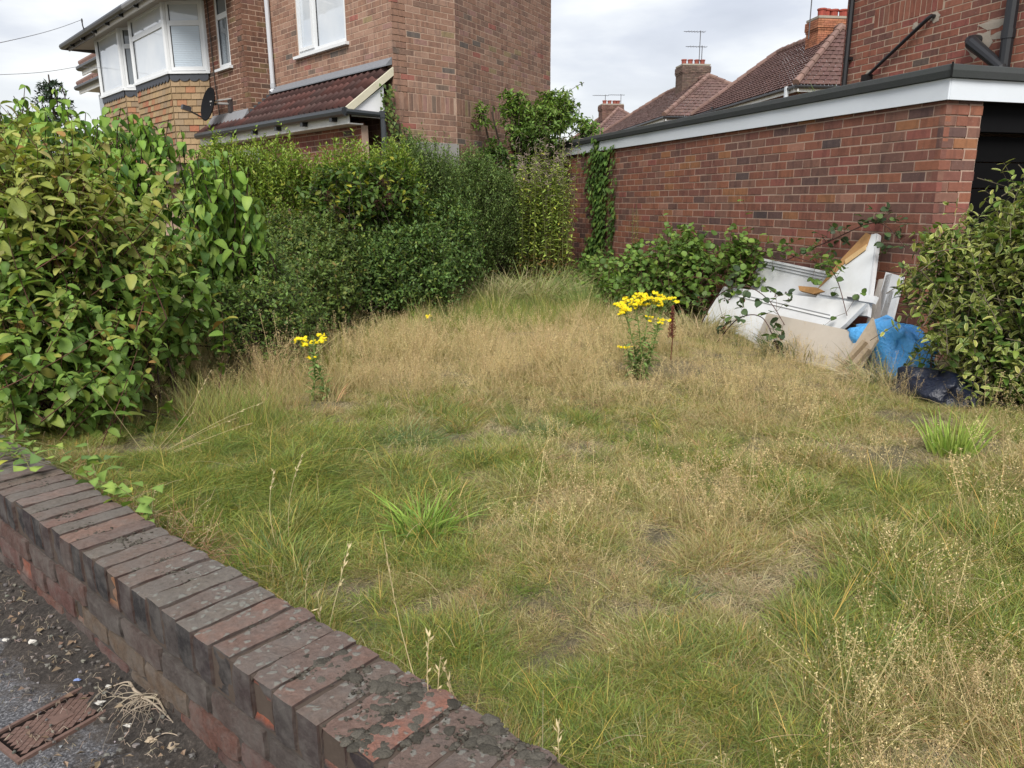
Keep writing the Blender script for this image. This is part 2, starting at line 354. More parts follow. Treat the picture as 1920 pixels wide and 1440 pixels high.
def layout(s0, s1, z0, z1, soldiers=(), openings=(), start=0, rr=rs, zofs=0.0, bond=0.5):
    """list of (sa, sb, za, zb); soldiers: (zbottom, sa, sb)"""
    out = []
    z = z0 + zofs; k = start
    while z < z1:
        sold = [q for q in soldiers if abs(q[0] - z) < 0.037]
        nxt = z + 0.075
        cutb = []
        for q in soldiers:
            if q[0] - 0.037 <= z < q[0] + 0.225 - 0.037: cutb.append((q[1], q[2]))
        s = s0 - (0.1125 if k % 2 else 0.0)
        while s < s1:
            a, b = max(s, s0) + (0.0), min(s + 0.215, s1)
            segs = [(a, b)]
            for ca, cb in cutb:
                segs = [x for sa, sb2 in segs for x in ((sa, min(sb2, ca)), (max(sa, cb), sb2)) if x[1] - x[0] > 0.02]
            for oa, ob, oz0, oz1 in openings:
                if z + 0.065 > oz0 + 0.005 and z < oz1 - 0.005:
                    segs = [x for sa, sb2 in segs for x in ((sa, min(sb2, oa - 0.006)), (max(sa, ob + 0.006), sb2)) if x[1] - x[0] > 0.02]
            for sa, sb2 in segs:
                if sb2 - sa > 0.02: out.append((sa, sb2, z, z + 0.065))
            s += 0.225
        for q in sold:
            s = q[1]
            while s + 0.065 <= q[2] + 0.001:
                out.append((s, s + 0.065, z, z + 0.215)); s += 0.075
        z = nxt; k += 1
    return out
def wall_slab(O, d, n, s0, s1, z0, z1, openings, depth, col, mat, name, parent, inset=0.0025):
    """mortar body with real holes"""
    b = MB(); S = sorted({s0, s1} | {q for o in openings for q in o[:2] if s0 < q < s1}); Z = sorted({z0, z1} | {q for o in openings for q in o[2:] if z0 < q < z1})
    for i in range(len(S) - 1):
        for j in range(len(Z) - 1):
            cs, cz = (S[i] + S[i + 1]) / 2, (Z[j] + Z[j + 1]) / 2
            if any(o[0] < cs < o[1] and o[2] < cz < o[3] for o in openings): continue
            b.box(O + d * cs - n * (inset + depth / 2) + UP * cz, (d, n, UP), ((S[i + 1] - S[i]) / 2, depth / 2, (Z[j + 1] - Z[j]) / 2), col)
    return b.obj(name, mat, parent)
def bricks(parent, O, d, n, rects, pal, key, mat, n_ind, weights=None, depth=0.05, jitter=0.0018, stuffname='brickwork', rr=rs, vis=None, proud=0.0):
    """the n_ind bricks that show largest become objects, the rest one stuff part"""
    if not rects: return 0
    rc = np.array(rects); cs = (rc[:, 0] + rc[:, 1]) / 2; cz = (rc[:, 2] + rc[:, 3]) / 2
    y = rr.uniform(-jitter, jitter, len(rc)) + proud
    P = O + np.outer(cs, d) + np.outer(y, n) + np.outer(cz, UP)
    pr = project(P); inf = (pr[:, 0] > -20) & (pr[:, 0] < 1940) & (pr[:, 1] > -20) & (pr[:, 1] < 1460) & (pr[:, 2] > 0)
    if vis is not None: inf &= np.array([vis(px_, py_) for px_, py_ in pr[:, :2]])
    size = FPX / np.maximum(pr[:, 2], .1) * np.sqrt((rc[:, 1] - rc[:, 0]) * (rc[:, 3] - rc[:, 2]))
    size = np.where(inf, size, -1); order = np.argsort(-size); ind = [i for i in order[:n_ind] if size[i] > 0]
    ci = rr.choice(len(pal), len(rc), p=weights)
    ms = brick_meshes(key, pal, mat)
    isin = np.zeros(len(rc), bool); isin[ind] = True
    tilt = rr.uniform(-0.006, 0.006, len(rc))
    for i in ind:
        sx, sz = rc[i, 1] - rc[i, 0], rc[i, 3] - rc[i, 2]
        dd = d + UP * tilt[i]; uu = UP - d * tilt[i]
        mw = Matrix([[dd[k] * sx, -n[k] * depth, uu[k] * sz, P[i, k]] for k in range(3)] + [[0, 0, 0, 1]])
        obj('brick', ms[ci[i]], parent, mw)
    rest = np.where(~isin)[0]
    if len(rest):
        sx = (rc[rest, 1] - rc[rest, 0])[:, None, None]; sz = (rc[rest, 3] - rc[rest, 2])[:, None, None]
        T = TBV[None]
        vts = P[rest][:, None] + T[..., 0:1] * sx * d - T[..., 1:2] * depth * n + T[..., 2:3] * sz * UP
        fs = (TBQ[None] + (np.arange(len(rest)) * len(TBV))[:, None, None]).reshape(-1, 4)
        cc = np.repeat(np.array(pal)[ci[rest]], len(TBV), 0)
        stuff(obj(stuffname, mesh_np(stuffname, vts.reshape(-1, 3), fs, cc, mat), parent))
    return len(ind)
PAL_G = [(0.185, 0.062, 0.045), (0.155, 0.055, 0.045), (0.21, 0.070, 0.046), (0.125, 0.054, 0.046), (0.10, 0.048, 0.045), (0.23, 0.085, 0.046), (0.17, 0.070, 0.055), (0.080, 0.046, 0.046), (0.20, 0.060, 0.050), (0.25, 0.10, 0.075)]
WT_G = [.21, .18, .15, .13, .05, .05, .13, .015, .065, .02]
PAL_H = [tuple(np.array(c) * V(1.06, 1.20, 1.20)) for c in [(0.255, 0.130, 0.092), (0.225, 0.115, 0.085), (0.275, 0.145, 0.105), (0.20, 0.110, 0.083), (0.165, 0.105, 0.083), (0.30, 0.165, 0.122), (0.28, 0.10, 0.078), (0.25, 0.165, 0.095), (0.135, 0.098, 0.085), (0.27, 0.14, 0.115)]]
WT_H = [.24, .16, .24, .10, .03, .11, .02, .02, .01, .07]
PAL_R = [(0.235, 0.085, 0.062), (0.26, 0.092, 0.064), (0.20, 0.078, 0.062), (0.285, 0.108, 0.075), (0.16, 0.072, 0.060), (0.25, 0.080, 0.066), (0.115, 0.078, 0.068), (0.22, 0.095, 0.070)]
WT_R = [.22, .2, .15, .12, .1, .13, .03, .05]
PAL_G = [tuple(np.array(c) * V(1.17, 1.45, 1.38)) for c in PAL_G]
PAL_R = [tuple(np.array(c) * V(1.05, 1.16, 1.12)) for c in PAL_R]
MORT_G = (0.37, 0.265, 0.21); MORT_H = (0.43, 0.31, 0.24); MORT_R = (0.45, 0.35, 0.265)
# ------------------------------------------------------------------ garage beside the plot
U0, P0, GL = 4.261, 4.571, 7.95
gar = thing('brick_garage', 'flat roofed red brick garage with white fascia along the edge of the plot', 'garage', G(U0, P0, 0))
MB().box(G(U0 + GL / 2, P0 + .3, 0), (dG, nG, UP), (.01, .01, .01), MORT_G)
wall_slab(G(U0, P0, 0), dG, -nG, 0.008, GL, -.3, 1.95, [], 0.2, MORT_G, M_mortar, 'long_wall', gar)
rg = np.random.RandomState(21)
rects = layout(0.0, GL, -0.04, 1.94, rr=rg, zofs=0.0)
bricks(gar, G(U0, P0, 0), dG, -nG, [r for r in rects if r[2] > -0.05], PAL_G, 'g', M_brick, 290, WT_G, rr=rg,
       vis=lambda x, y: y < 560 and not (x > 1700 and y > 430) and not (x < 1170 and 1095 < x) and y < 420 + (x - 1060) * 0.22)
# the end wall: brick pier, then the dark doorway
PW = 0.335
wall_slab(G(U0, P0, 0), nG, -dG, 0.208, PW - .004, -.3, 1.95, [], 0.2, MORT_G, M_mortar, 'end_pier', gar)
rects = [r for r in layout(0.0, PW, -0.04, 1.94, start=1, rr=rg)]
bricks(gar, G(U0, P0, 0), nG, -dG, rects, PAL_G, 'g', M_brick, 30, WT_G, rr=rg, vis=lambda x, y: y < 420)
b = MB(); b.box(G(U0 + .12, P0 + PW + .9, 1.83), (nG, dG, UP), (.9, .05, .095), (0.006, 0.006, 0.007)); b.box(G(U0 + .10, P0 + PW + .025, .87), (nG, dG, UP), (.025, .05, .87), (0.012, 0.012, 0.014))
b.obj('door_frame', M_dark, gar)
b = MB()
for k in range(9): b.box(G(U0 + .16, P0 + PW + .92, 0.1 + k * .19), (nG, dG, UP), (.87, .012, .09), (0.003, 0.003, 0.0035))
b.obj('garage_door', M_dark, gar)
b = MB(); b.box(G(U0 + GL / 2, P0 + 1.28, 2.02), (dG, nG, UP), (GL / 2 - .05, 1.14, .03), (0.06, 0.062, 0.066)); b.obj('roof', M_felt, gar)
b = MB(); b.box(G(U0 + .11, P0 + 1.40, 1.0), (nG, dG, UP), (.01, .01, .01), (0, 0, 0))
# fascia boards and felt upstand; both rise a little towards the far end
fz0, fz1, fz2 = (1.928, 2.066, 2.150), (1.964, 2.088, 2.215), None
def strip(u0, u1, p_out, p_in, za0, za1, zb0, zb1, col):
    b = MB(); b.hexa([G(u0, p_out, za0), G(u1, p_out, zb0), G(u1, p_in, zb0), G(u0, p_in, za0), G(u0, p_out, za1), G(u1, p_out, zb1), G(u1, p_in, zb1), G(u0, p_in, za1)], col); return b
strip(U0 - .03, U0 + GL, P0 - .035, P0 - .012, 1.928, 2.072, 1.962, 2.092, (0.60, 0.64, 0.69)).obj('fascia', M_upvc, gar)
b = MB(); b.box(G(U0 - .022, P0 + 1.25, 2.0), (nG, dG, UP), (1.27, .011, .072), (0.60, 0.64, 0.69)); b.obj('fascia', M_upvc, gar)
def felt_kerb(h=.088, wd=.12):
    """rounded upstand swept round the corner"""
    b = MB(); prof = [(-.062, 0), (-.070, h * .5), (-.060, h * .9), (-.03, h * 1.02), (wd, h * .98), (wd, -.03)]; rk = np.random.RandomState(9); path = []
    for q in np.linspace(0, 1, 30): path.append((G(U0 + GL * (1 - q), P0, 0), -nG if q < 1 else -(nG + dG), 2.090 - .020 * q))
    for q in np.linspace(0, 1, 12)[1:]: path.append((G(U0, P0 + 2.5 * q, 0), -dG, 2.070))
    vs_ = []
    for (c, o_, z_) in path:
        wob = rk.uniform(-.004, .004)
        for (x, z) in prof: vs_.append(c - o_ * (x + wob) + UP * (z_ + z * (1 + wob * 6)))
    n = len(prof); k = len(path)
    b.add(vs_, [(i * n + j, i * n + (j + 1) % n, (i + 1) * n + (j + 1) % n, (i + 1) * n + j) for i in range(k - 1) for j in range(n)] + [tuple(range(n)), tuple(range((k - 1) * n, k * n))[::-1]], (0.055, 0.058, 0.060))
    return b.obj('felt_edge', M_felt, gar)
felt_kerb()
b = MB(); b.box(G(U0 - .064, P0 - .064, 2.115), (unit(nG - dG), UP, nG + dG), (.006, .047, .012), (0.012, 0.012, 0.013)); b.obj('felt_seam', M_felt, gar)

# ------------------------------------------------------------------ house behind the garage
PH = 7.0; UE = 8.18
rh = thing('brick_house', 'red brick house wall with black drainpipes rising behind the garage roof', 'house', G(UE, PH, 0))
RO = G(UE, PH, 0); rrh = np.random.RandomState(31)
wall_slab(RO, -dG, -nG, 0.008, 4.2, 0, 5.2, [], .2, MORT_R, M_mortar, 'wall', rh)
rects = [r for r in layout(0, 4.2, 2.101, 5.1, soldiers=[(3.226, .47, 1.45)], rr=rrh)]
bricks(rh, RO, -dG, -nG, rects, PAL_R, 'r', M_brick, 230, WT_R, rr=rrh, vis=lambda x, y: y < 175)
b = MB(); b.box(RO + dG * -0.004 + nG * 1.5 + UP * 2.6, (nG, dG, UP), (1.5, .004, 2.6), (0.22, 0.085, 0.062)); b.obj('end_wall', M_brick, rh)
def R_(s, off, z): return RO - dG * s - nG * off + UP * z
b = MB(); b.tube([R_(.135, .055, 5.2), R_(.135, .055, 2.15)], .034, 8, (0.014, 0.014, 0.016)); b.box(R_(.135, .03, 2.95), (dG, nG, UP), (.05, .03, .018), (0.014, 0.014, 0.016)); b.obj('downpipe', M_black, rh)
b = MB(); b.tube([R_(1.35, -.02, 3.175), R_(1.35, .05, 3.175), R_(1.32, .06, 3.155), R_(.52, .06, 2.70), R_(.50, .06, 2.66), R_(.44, .06, 2.56)], [.022, .022, .022, .019, .026, .026], 8, (0.012, 0.012, 0.014)); b.box(R_(.5, .05, 2.68), (dG, nG, UP), (.05, .04, .035), (0.012, 0.012, 0.014)); b.obj('waste_pipe', M_black, rh)
b = MB(); b.tube([R_(1.93, -.02, 2.82), R_(1.93, .06, 2.82), R_(1.94, .10, 2.81), R_(1.96, .115, 2.79), R_(2.18, .115, 2.62), R_(2.33, .115, 2.50), R_(2.36, .115, 2.3)], [.058, .058, .060, .064, .054, .054, .06], 12, (0.014, 0.015, 0.018)); b.obj('soil_pipe', M_black, rh)
b = MB(); b.tube([R_(2.33, .08, 5.2), R_(2.33, .08, 2.2)], .055, 10, (0.014, 0.015, 0.018)); b.tube([R_(2.33, .08, 2.84), R_(2.33, .08, 2.76)], .064, 10, (0.014, 0.015, 0.018)); b.obj('downpipe', M_black, rh)
for s_, z_, r_, sd_ in ((1.36, 3.17, (.075, .055), 1), (1.10, 3.13, (.045, .045), 2), (1.95, 2.78, (.16, .13), 3), (2.10, 2.95, (.20, .045), 4), (2.2, 2.83, (.13, .035), 6), (.47, 2.74, (.045, .035), 5)):
    b = MB(); rr_ = np.random.RandomState(sd_); n = 14
    ring = [R_(s_ + r_[0] * math.cos(k * 6.283 / n) * rr_.uniform(.7, 1.2), .004, z_ + r_[1] * math.sin(k * 6.283 / n) * rr_.uniform(.7, 1.2)) for k in range(n)]
    b.add([R_(s_, .007, z_)] + ring, [(0, 1 + k, 1 + (k + 1) % n) for k in range(n)], (0.40, 0.35, 0.29)); b.obj('mortar_patch', M_mortar, rh)
g_ = MB(); g_.box(RO - dG * 2 + nG * 2 + UP * 5.3, (dG, nG, UP), (2.5, 2.6, .1), (0.09, 0.05, 0.045)); g_.obj('roof', M_tile, rh)

# ------------------------------------------------------------------ far houses with hipped roofs
def roof_quad(parent, pts, col, rows, name='roof_tiles', th_=.035, cols_=26):
    """tiled slope: eave-left, eave-right, ridge-right, ridge-left; courses step and tiles bulge"""
    a, b_, c, d_ = [np.asarray(p, float) for p in pts]; nrm = unit(np.cross(b_ - a, d_ - a)); nrm = nrm if nrm[2] > 0 else -nrm
    m_ = MB(); rr_ = np.random.RandomState(int(abs(a[0] * 100)) % 999)
    for i in range(rows):
        q0, q1 = i / rows, (i + 1.12) / rows
        q1 = min(q1, 1.0)
        l0, r0_ = a + (d_ - a) * q0, b_ + (c - b_) * q0; l1, r1_ = a + (d_ - a) * q1, b_ + (c - b_) * q1
        w0 = np.linalg.norm(r0_ - l0); n = max(1, int(round(w0 / .24)))
        for k in range(n):
            x0, x1 = k / n + .012 / max(w0, .3), (k + 1) / n
            hh = rr_.uniform(.8, 1.2); cc = jit(col, .16, rr_)
            m_.add([l0 + (r0_ - l0) * x0 + nrm * th_ * hh, l0 + (r0_ - l0) * x1 + nrm * th_ * hh * .6, l1 + (r1_ - l1) * x1, l1 + (r1_ - l1) * x0 + nrm * .008,
                    l0 + (r0_ - l0) * x0, l0 + (r0_ - l0) * x1, l0 + (r0_ - l0) * (x0 + x1) / 2 + nrm * th_ * 1.35 * hh, l1 + (r1_ - l1) * (x0 + x1) / 2 + nrm * .012],
                   [(0, 6, 7, 3), (6, 1, 2, 7), (4, 6, 0), (4, 5, 6), (5, 1, 6)], cc)
    return stuff(m_.obj(name, M_tile, parent))
def chimney(parent, c, ax, ay, hx, hy, z0, z1, pots, col, potcol, aer=None):
    rr_ = np.random.RandomState(int(z1 * 77) % 1000)
    b = MB(); b.box(c + UP * (z0 + z1) / 2, (ax, ay, UP), (hx - .01, hy - .01, (z1 - z0) / 2), (0.30, 0.22, 0.17)); st = b.obj('chimney', M_mortar, parent)
    b = MB(); z = z0; k = 0
    while z < z1 - .05:
        pr_ = .05 if z > z1 - .36 else (.025 if z > z1 - .44 else 0)
        for (d_, n_, hl, ho) in ((ax, ay, hx, hy), (ax, -ay, hx, hy), (ay, ax, hy, hx), (ay, -ax, hy, hx)):
            s = -hl - pr_ + (0.0 if k % 2 else .11)
            e0 = -hl - pr_
            if s > e0: b.box(c + d_ * (e0 + (s - .01 - e0) / 2) + n_ * (ho + pr_ - .02) + UP * (z + .033), (d_, n_, UP), ((s - .01 - e0) / 2, .03, .032), jit(col, .25, rr_))
            while s < hl + pr_ - .02:
                e = min(s + .215, hl + pr_); b.box(c + d_ * (s + e) / 2 + n_ * (ho + pr_ - .02) + UP * (z + .033), (d_, n_, UP), ((e - s) / 2, .03, .032), jit(col, .25, rr_)); s += .225
        z += .075; k += 1
    stuff(b.obj('brickwork', M_brick, st))
    b = MB(); b.box(c + UP * (z1 + .02), (ax, ay, UP), (hx + .03, hy + .03, .04), (0.33, 0.30, 0.25)); b.obj('chimney_cap', M_mortar, st)
    for (px_, py_, h_, r_) in pots:
        b = MB(); o_ = c + ax * px_ + ay * py_; b.tube([o_ + UP * (z1 + .04), o_ + UP * (z1 + .04 + h_ * .8), o_ + UP * (z1 + .04 + h_ * .82), o_ + UP * (z1 + .04 + h_)], [r_ * .9, r_ * .95, r_ * 1.12, r_ * 1.12], 10, potcol)
        b.tube([o_ + UP * (z1 + .045 + h_), o_ + UP * (z1 + .046 + h_)], r_ * .85, 10, (0.02, 0.015, 0.012)); b.obj('chimney_pot', M_brick, st)
    return st
def aerial(parent, base, h, dirv, n=7, L=.9, name='aerial'):
    b = MB(); g_ = (0.10, 0.10, 0.11); b.tube([base, base + UP * h], .022, 5, g_); d_ = unit(dirv); e = np.cross(UP, d_); t_ = base + UP * (h - .06)
    b.tube([t_ - d_ * .25, t_ + d_ * L], .014, 4, g_)
    for k in range(n): q = t_ + d_ * (-.2 + k * (L + .15) / n); b.tube([q - e * .22, q + e * .22], .008, 4, g_)
    return b.obj(name, M_metal, parent)
azR = R(-8.0); dR = V(math.sin(azR), math.cos(azR), 0); nR = V(math.cos(azR), -math.sin(azR), 0)
def far_house(E, L, Wd, inset, z_e, z_r, label, ccol, ch_c, ch_h, pots, potcol, tile, aer, hipz=.95):
    E = V(E[0], E[1], 0); h = thing('hip_roofed_house', label, 'house', E, 'hip roofed houses beyond the garage')
    def Q(s, p, z): return E + dR * s + nR * p + UP * z
    b = MB(); b.box(Q(L / 2, Wd / 2, (z_e - .1) / 2), (dR, nR, UP), (L / 2 - .25, Wd / 2 - .25, (z_e - .1) / 2), (0.20, 0.10, 0.075)); wl = b.obj('wall', M_brick, h)
    e0, e1, e2, e3 = Q(0, 0, z_e), Q(L, 0, z_e), Q(L, Wd, z_e), Q(0, Wd, z_e); a0, a1 = Q(inset, Wd / 2, z_r), Q(L - inset, Wd / 2, z_r)
    roof_quad(h, [e0, e1, a1, a0], tile, 20); roof_quad(h, [e3, e0, a0, a0 + nR * .02], jit(tile, .05), 14, 'hip_tiles')
    roof_quad(h, [e1, e2, a1 + nR * .02, a1], tile, 10, 'hip_tiles'); roof_quad(h, [e2, e3, a0, a1], tile, 12)
    b = MB(); rc_ = (0.20, 0.125, 0.105)
    for p, q in ((e0, a0), (e3, a0), (a0, a1), (e1, a1)):
        n = max(4, int(np.linalg.norm(q - p) / .45))
        for k in range(n):
            x, y = p + (q - p) * k / n, p + (q - p) * ((k + 1.08) / n); b.tube([x + UP * .05, y + UP * .04], [.125, .105], 8, jit(rc_, .15))
    stuff(b.obj('ridge_tiles', M_tile, h))
    b = MB(); b.box(Q(L / 2, .10, z_e - .12), (dR, nR, UP), (L / 2, .02, .10), (0.75, 0.76, 0.76)); b.box(Q(.10, Wd / 2, z_e - .12), (nR, dR, UP), (Wd / 2, .02, .10), (0.7, 0.7, 0.7)); b.obj('fascia', M_upvc, h)
    b = MB(); b.tube([Q(-.05, .0, z_e - .07), Q(L, .0, z_e - .07)], .06, 8, (0.02, 0.02, 0.022)); b.tube([Q(.0, -.05, z_e - .07), Q(0, Wd, z_e - .07)], .06, 8, (0.02, 0.02, 0.022)); b.obj('gutter', M_black, h)
    c = Q(*ch_c, 0); chimney(h, c, dR, nR, *ch_h, z_r - .75, z_r + hipz, pots, ccol, potcol)
    for (s, p, z, hh, dv) in aer: aerial(h, Q(s, p, z), hh, dv)
    return h, Q
h1, Q1 = far_house((9.58, 26.36), 9.3, 5.6, 2.3, 5.05, 7.35, 'nearest hip roofed house behind the garage, with orange brick chimney and red pots',
    (0.36, 0.15, 0.085), (3.1, 2.75), (.42, .62), [(-.2, -.42, .30, .15), (.05, -.12, .34, .16), (.05, .2, .34, .16), (-.15, .46, .3, .15)], (0.33, 0.075, 0.055), (0.120, 0.068, 0.060), [(3.0, 1.95, 7.1, 1.45, -nR)], .42)
b = MB(); b.box(Q1(5.6, .22, 4.55), (dR, nR, UP), (.55, .05, .36), (0.75, 0.77, 0.78)); wn = b.obj('window', M_upvc, h1)
b = MB(); b.box(Q1(5.6, .16, 4.5), (dR, nR, UP), (.45, .02, .28), (0.2, 0.2, 0.2)); b.obj('pane', M_glassd, wn)
b = MB(); b.box(Q1(.55, -.03, 4.3), (dR, nR, UP), (.06, .05, .75), (0.62, 0.66, 0.70)); b.obj('downpipe', M_upvc, h1)
b = MB(); b.tube([Q1(6.95, -.02, 5.15), Q1(6.95, -.02, 3.5)], .06, 8, (0.02, 0.02, 0.022)); b.obj('downpipe', M_black, h1)
h2, Q2 = far_house((7.0, 35.5), 13.5, 7.0, 3.6, 5.05, 7.35, 'middle hip roofed house with sooty brown chimney and two tall aerials behind the garage',
    (0.15, 0.105, 0.085), (5.3, 3.3), (.5, .72), [(0, -.5, .3, .13), (0, -.16, .3, .13), (0, .2, .3, .13), (0, .5, .3, .13)], (0.30, 0.09, 0.07), (0.130, 0.080, 0.070), [(5.0, 3.5, 7.4, 2.35, -nR), (5.3, 3.75, 7.4, 1.7, -nR)], .72)
h3, Q3 = far_house((4.9, 49.6), 9.0, 5.6, 2.8, 5.05, 7.35, 'farthest and smallest hip roofed house seen over the garage roof beside the tall shrub',
    (0.17, 0.10, 0.08), (3.6, 2.5), (.5, .72), [(0, -.45, .28, .14), (0, -.1, .28, .14), (0, .25, .28, .14), (0, .5, .28, .14)], (0.28, 0.09, 0.07), (0.14, 0.088, 0.08), [(3.6, 2.1, 7.2, 1.15, -nR), (3.6, 3.2, 7.2, 1.2, -nR)], .30)
# ------------------------------------------------------------------ the left house
lh = thing('semi_detached_house', 'two storey brown brick house with bay windows and a tiled lean-to beyond the hedge', 'house', H(0, 0, 0))
rl = np.random.RandomState(41)
ZT = 5.2
FW = (1.11, 2.51, 3.40, 4.60)       # landing window in wall F
F2W = (0.522, 1.002, 3.40, 4.62)    # narrow window (relative to the recess corner)
JB = H(0, -1.02, 0); dB = V(.4818, .8763, 0); nB = V(.8763, -.4818, 0)
wall_slab(H(0, 0, 0), dF, nF, .008, 3.378, 0, ZT, [FW], .2, MORT_H, M_mortar, 'front_wall', lh)
wall_slab(H(0, 0, 0), -nF, -dF, .208, 1.02, 0, ZT, [], .2, MORT_H, M_mortar, 'side_wall', lh)
wall_slab(JB, dB, nB, 0.0, 2.96, 0, ZT, [], .2, MORT_H, M_mortar, 'rear_side_wall', lh)
wall_slab(H(3.378, 0, 0), nF, -dF, 0.0, .447, 0, ZT, [], .2, MORT_H, M_mortar, 'porch_return', lh)
wall_slab(H(3.378, .455, 0), dF, nF, .208, 6.6, 0, ZT, [F2W], .2, MORT_H, M_mortar, 'porch_wall', lh)
inview = lambda x, y: y < 300
nfr = 0
hshade = [tuple(np.array(c) * V(.62, .55, .52)) for c in PAL_H]  # same house bricks for the porch, shade of the eaves put into the palette
plan = [(H(0, 0, 0), dF, nF, layout(0, 3.378, 2.05, ZT, openings=[FW], rr=rl), 130, PAL_H, 'h'),
        (H(0, 0, 0), -nF, -dF, layout(0, 1.02, 2.051, ZT, soldiers=[(2.426, 0, 1.02)], start=1, rr=rl), 70, PAL_H, 'h'),
        (JB, dB, nB, layout(0, 2.96, 1.90 - .149, ZT, soldiers=[(2.426, 0, 2.95)], rr=rl), 60, PAL_H, 'h'),
        (H(3.378, 0, 0), nF, -dF, layout(0, .455, 2.05, ZT, start=1, rr=rl), 20, hshade, 'hd'),
        (H(3.378, .455, 0), dF, nF, layout(0, 1.45, 2.05, ZT, openings=[F2W], rr=rl), 20, hshade, 'hd')]
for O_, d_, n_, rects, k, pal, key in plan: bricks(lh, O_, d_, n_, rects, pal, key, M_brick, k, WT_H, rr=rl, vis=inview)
b = MB(); b.box(H(-.012, -.52, 1.02), (nF, dF, UP), (.50, .02, 1.02), (0.30, 0.29, 0.28)); b.obj('plinth', M_mortar, lh)
WHITE = (0.64, 0.66, 0.68)
def window(parent, O, d, n, s0, s1, z0, z1, mull=(), trans=(), fr=.055, rec=.045, glass=None, sill=True, post=None, name='window', lights=()):
    b = MB(); C0 = O - n * rec
    def bar(sa, sb, za, zb, dep=.03, off=0): b.box(C0 + d * (sa + sb) / 2 + UP * (za + zb) / 2 + n * off, (d, n, UP), ((sb - sa) / 2, dep, (zb - za) / 2), WHITE)
    bar(s0, s0 + fr, z0, z1); bar(s1 - fr, s1, z0, z1); bar(s0 + fr, s1 - fr, z0, z0 + fr); bar(s0 + fr, s1 - fr, z1 - fr, z1)
    for q in mull: bar(q - .04, q + .04, z0 + fr, z1 - fr, .029)
    for (q, sa, sb) in trans: bar(sa, sb, q - .04, q + .04, .028)
    for (sa, sb, za, zb) in lights:   # opening casements stand proud
        for (x0, x1, y0, y1) in ((sa, sa + .045, za, zb), (sb - .045, sb, za, zb), (sa + .045, sb - .045, za, za + .045), (sa + .045, sb - .045, zb - .045, zb)): bar(x0, x1, y0, y1, .02, .028)
    wn = b.obj(name, M_upvc, parent)
    p = MB(); p.box(C0 + d * (s0 + s1) / 2 + UP * (z0 + z1) / 2, (d, n, UP), ((s1 - s0) / 2 - .02, .006, (z1 - z0) / 2 - .02), (1, 1, 1)); p.obj('pane', glass or M_glass, wn)
    g_ = MB()
    edges = sorted([s0 + fr] + [q for m_ in mull for q in (m_ - .04, m_ + .04)] + [s1 - fr])
    for k in range(0, len(edges), 2):
        for x in (edges[k], edges[k + 1]): g_.box(C0 + d * x + n * .012 + UP * (z0 + z1) / 2, (d, n, UP), (.007, .008, (z1 - z0) / 2 - fr), (0.03, 0.032, 0.036))
    g_.obj('glazing_seal', M_black, wn)
    if sill:
        q = MB(); q.hexa([O + d * (s0 - .07) + n * .06 + UP * (z0 - .05), O + d * (s1 + .06) + n * .06 + UP * (z0 - .05), O + d * (s1 + .06) - n * .05 + UP * (z0 - .05), O + d * (s0 - .07) - n * .05 + UP * (z0 - .05),
                          O + d * (s0 - .07) + n * .06 + UP * (z0 - .012), O + d * (s1 + .06) + n * .06 + UP * (z0 - .012), O + d * (s1 + .06) - n * .05 + UP * (z0 - .002), O + d * (s0 - .07) - n * .05 + UP * (z0 - .002)], WHITE)
        q.obj('sill', M_upvc, wn)
    return wn
window(lh, H(0, 0, 0), dF, nF, *FW, mull=[1.98], lights=[(2.02, 2.47, 3.45, 4.55)])
window(lh, H(3.378, .455, 0), dF, nF, *F2W, trans=[(4.17, .577, .947)], glass=M_glassd)
# bays: canted side, front, canted side
bayv = [H(4.82, .455, 0), H(5.29, .93, 0), H(7.05, .93, 0), H(7.42, .57, 0), H(7.78, .93, 0), H(9.27, .93, 0), H(9.75, .455, 0)]
TPAL = [(0.27, 0.185, 0.105), (0.30, 0.21, 0.125), (0.31, 0.155, 0.085), (0.26, 0.19, 0.12), (0.32, 0.225, 0.125), (0.30, 0.12, 0.07), (0.22, 0.16, 0.105)]
TW = [.26, .2, .13, .15, .15, .04, .07]
tile_ms = None
def tile_mesh(c):
    # hung tile: x across, z up, y out; thicker at its tail
    v = [(-.5, .022, -.62), (.5, .022, -.62), (.5, .003, .5), (-.5, .003, .5), (-.5, .008, -.62), (.5, .008, -.62), (.5, -.006, .5), (-.5, -.006, .5)]
    return mesh_np('hung_tile', v, [(0, 1, 2, 3), (5, 4, 7, 6), (4, 5, 1, 0), (1, 5, 6, 2), (4, 0, 3, 7)], c, M_tile)
tms = [tile_mesh(c) for c in TPAL]
BAYS = []
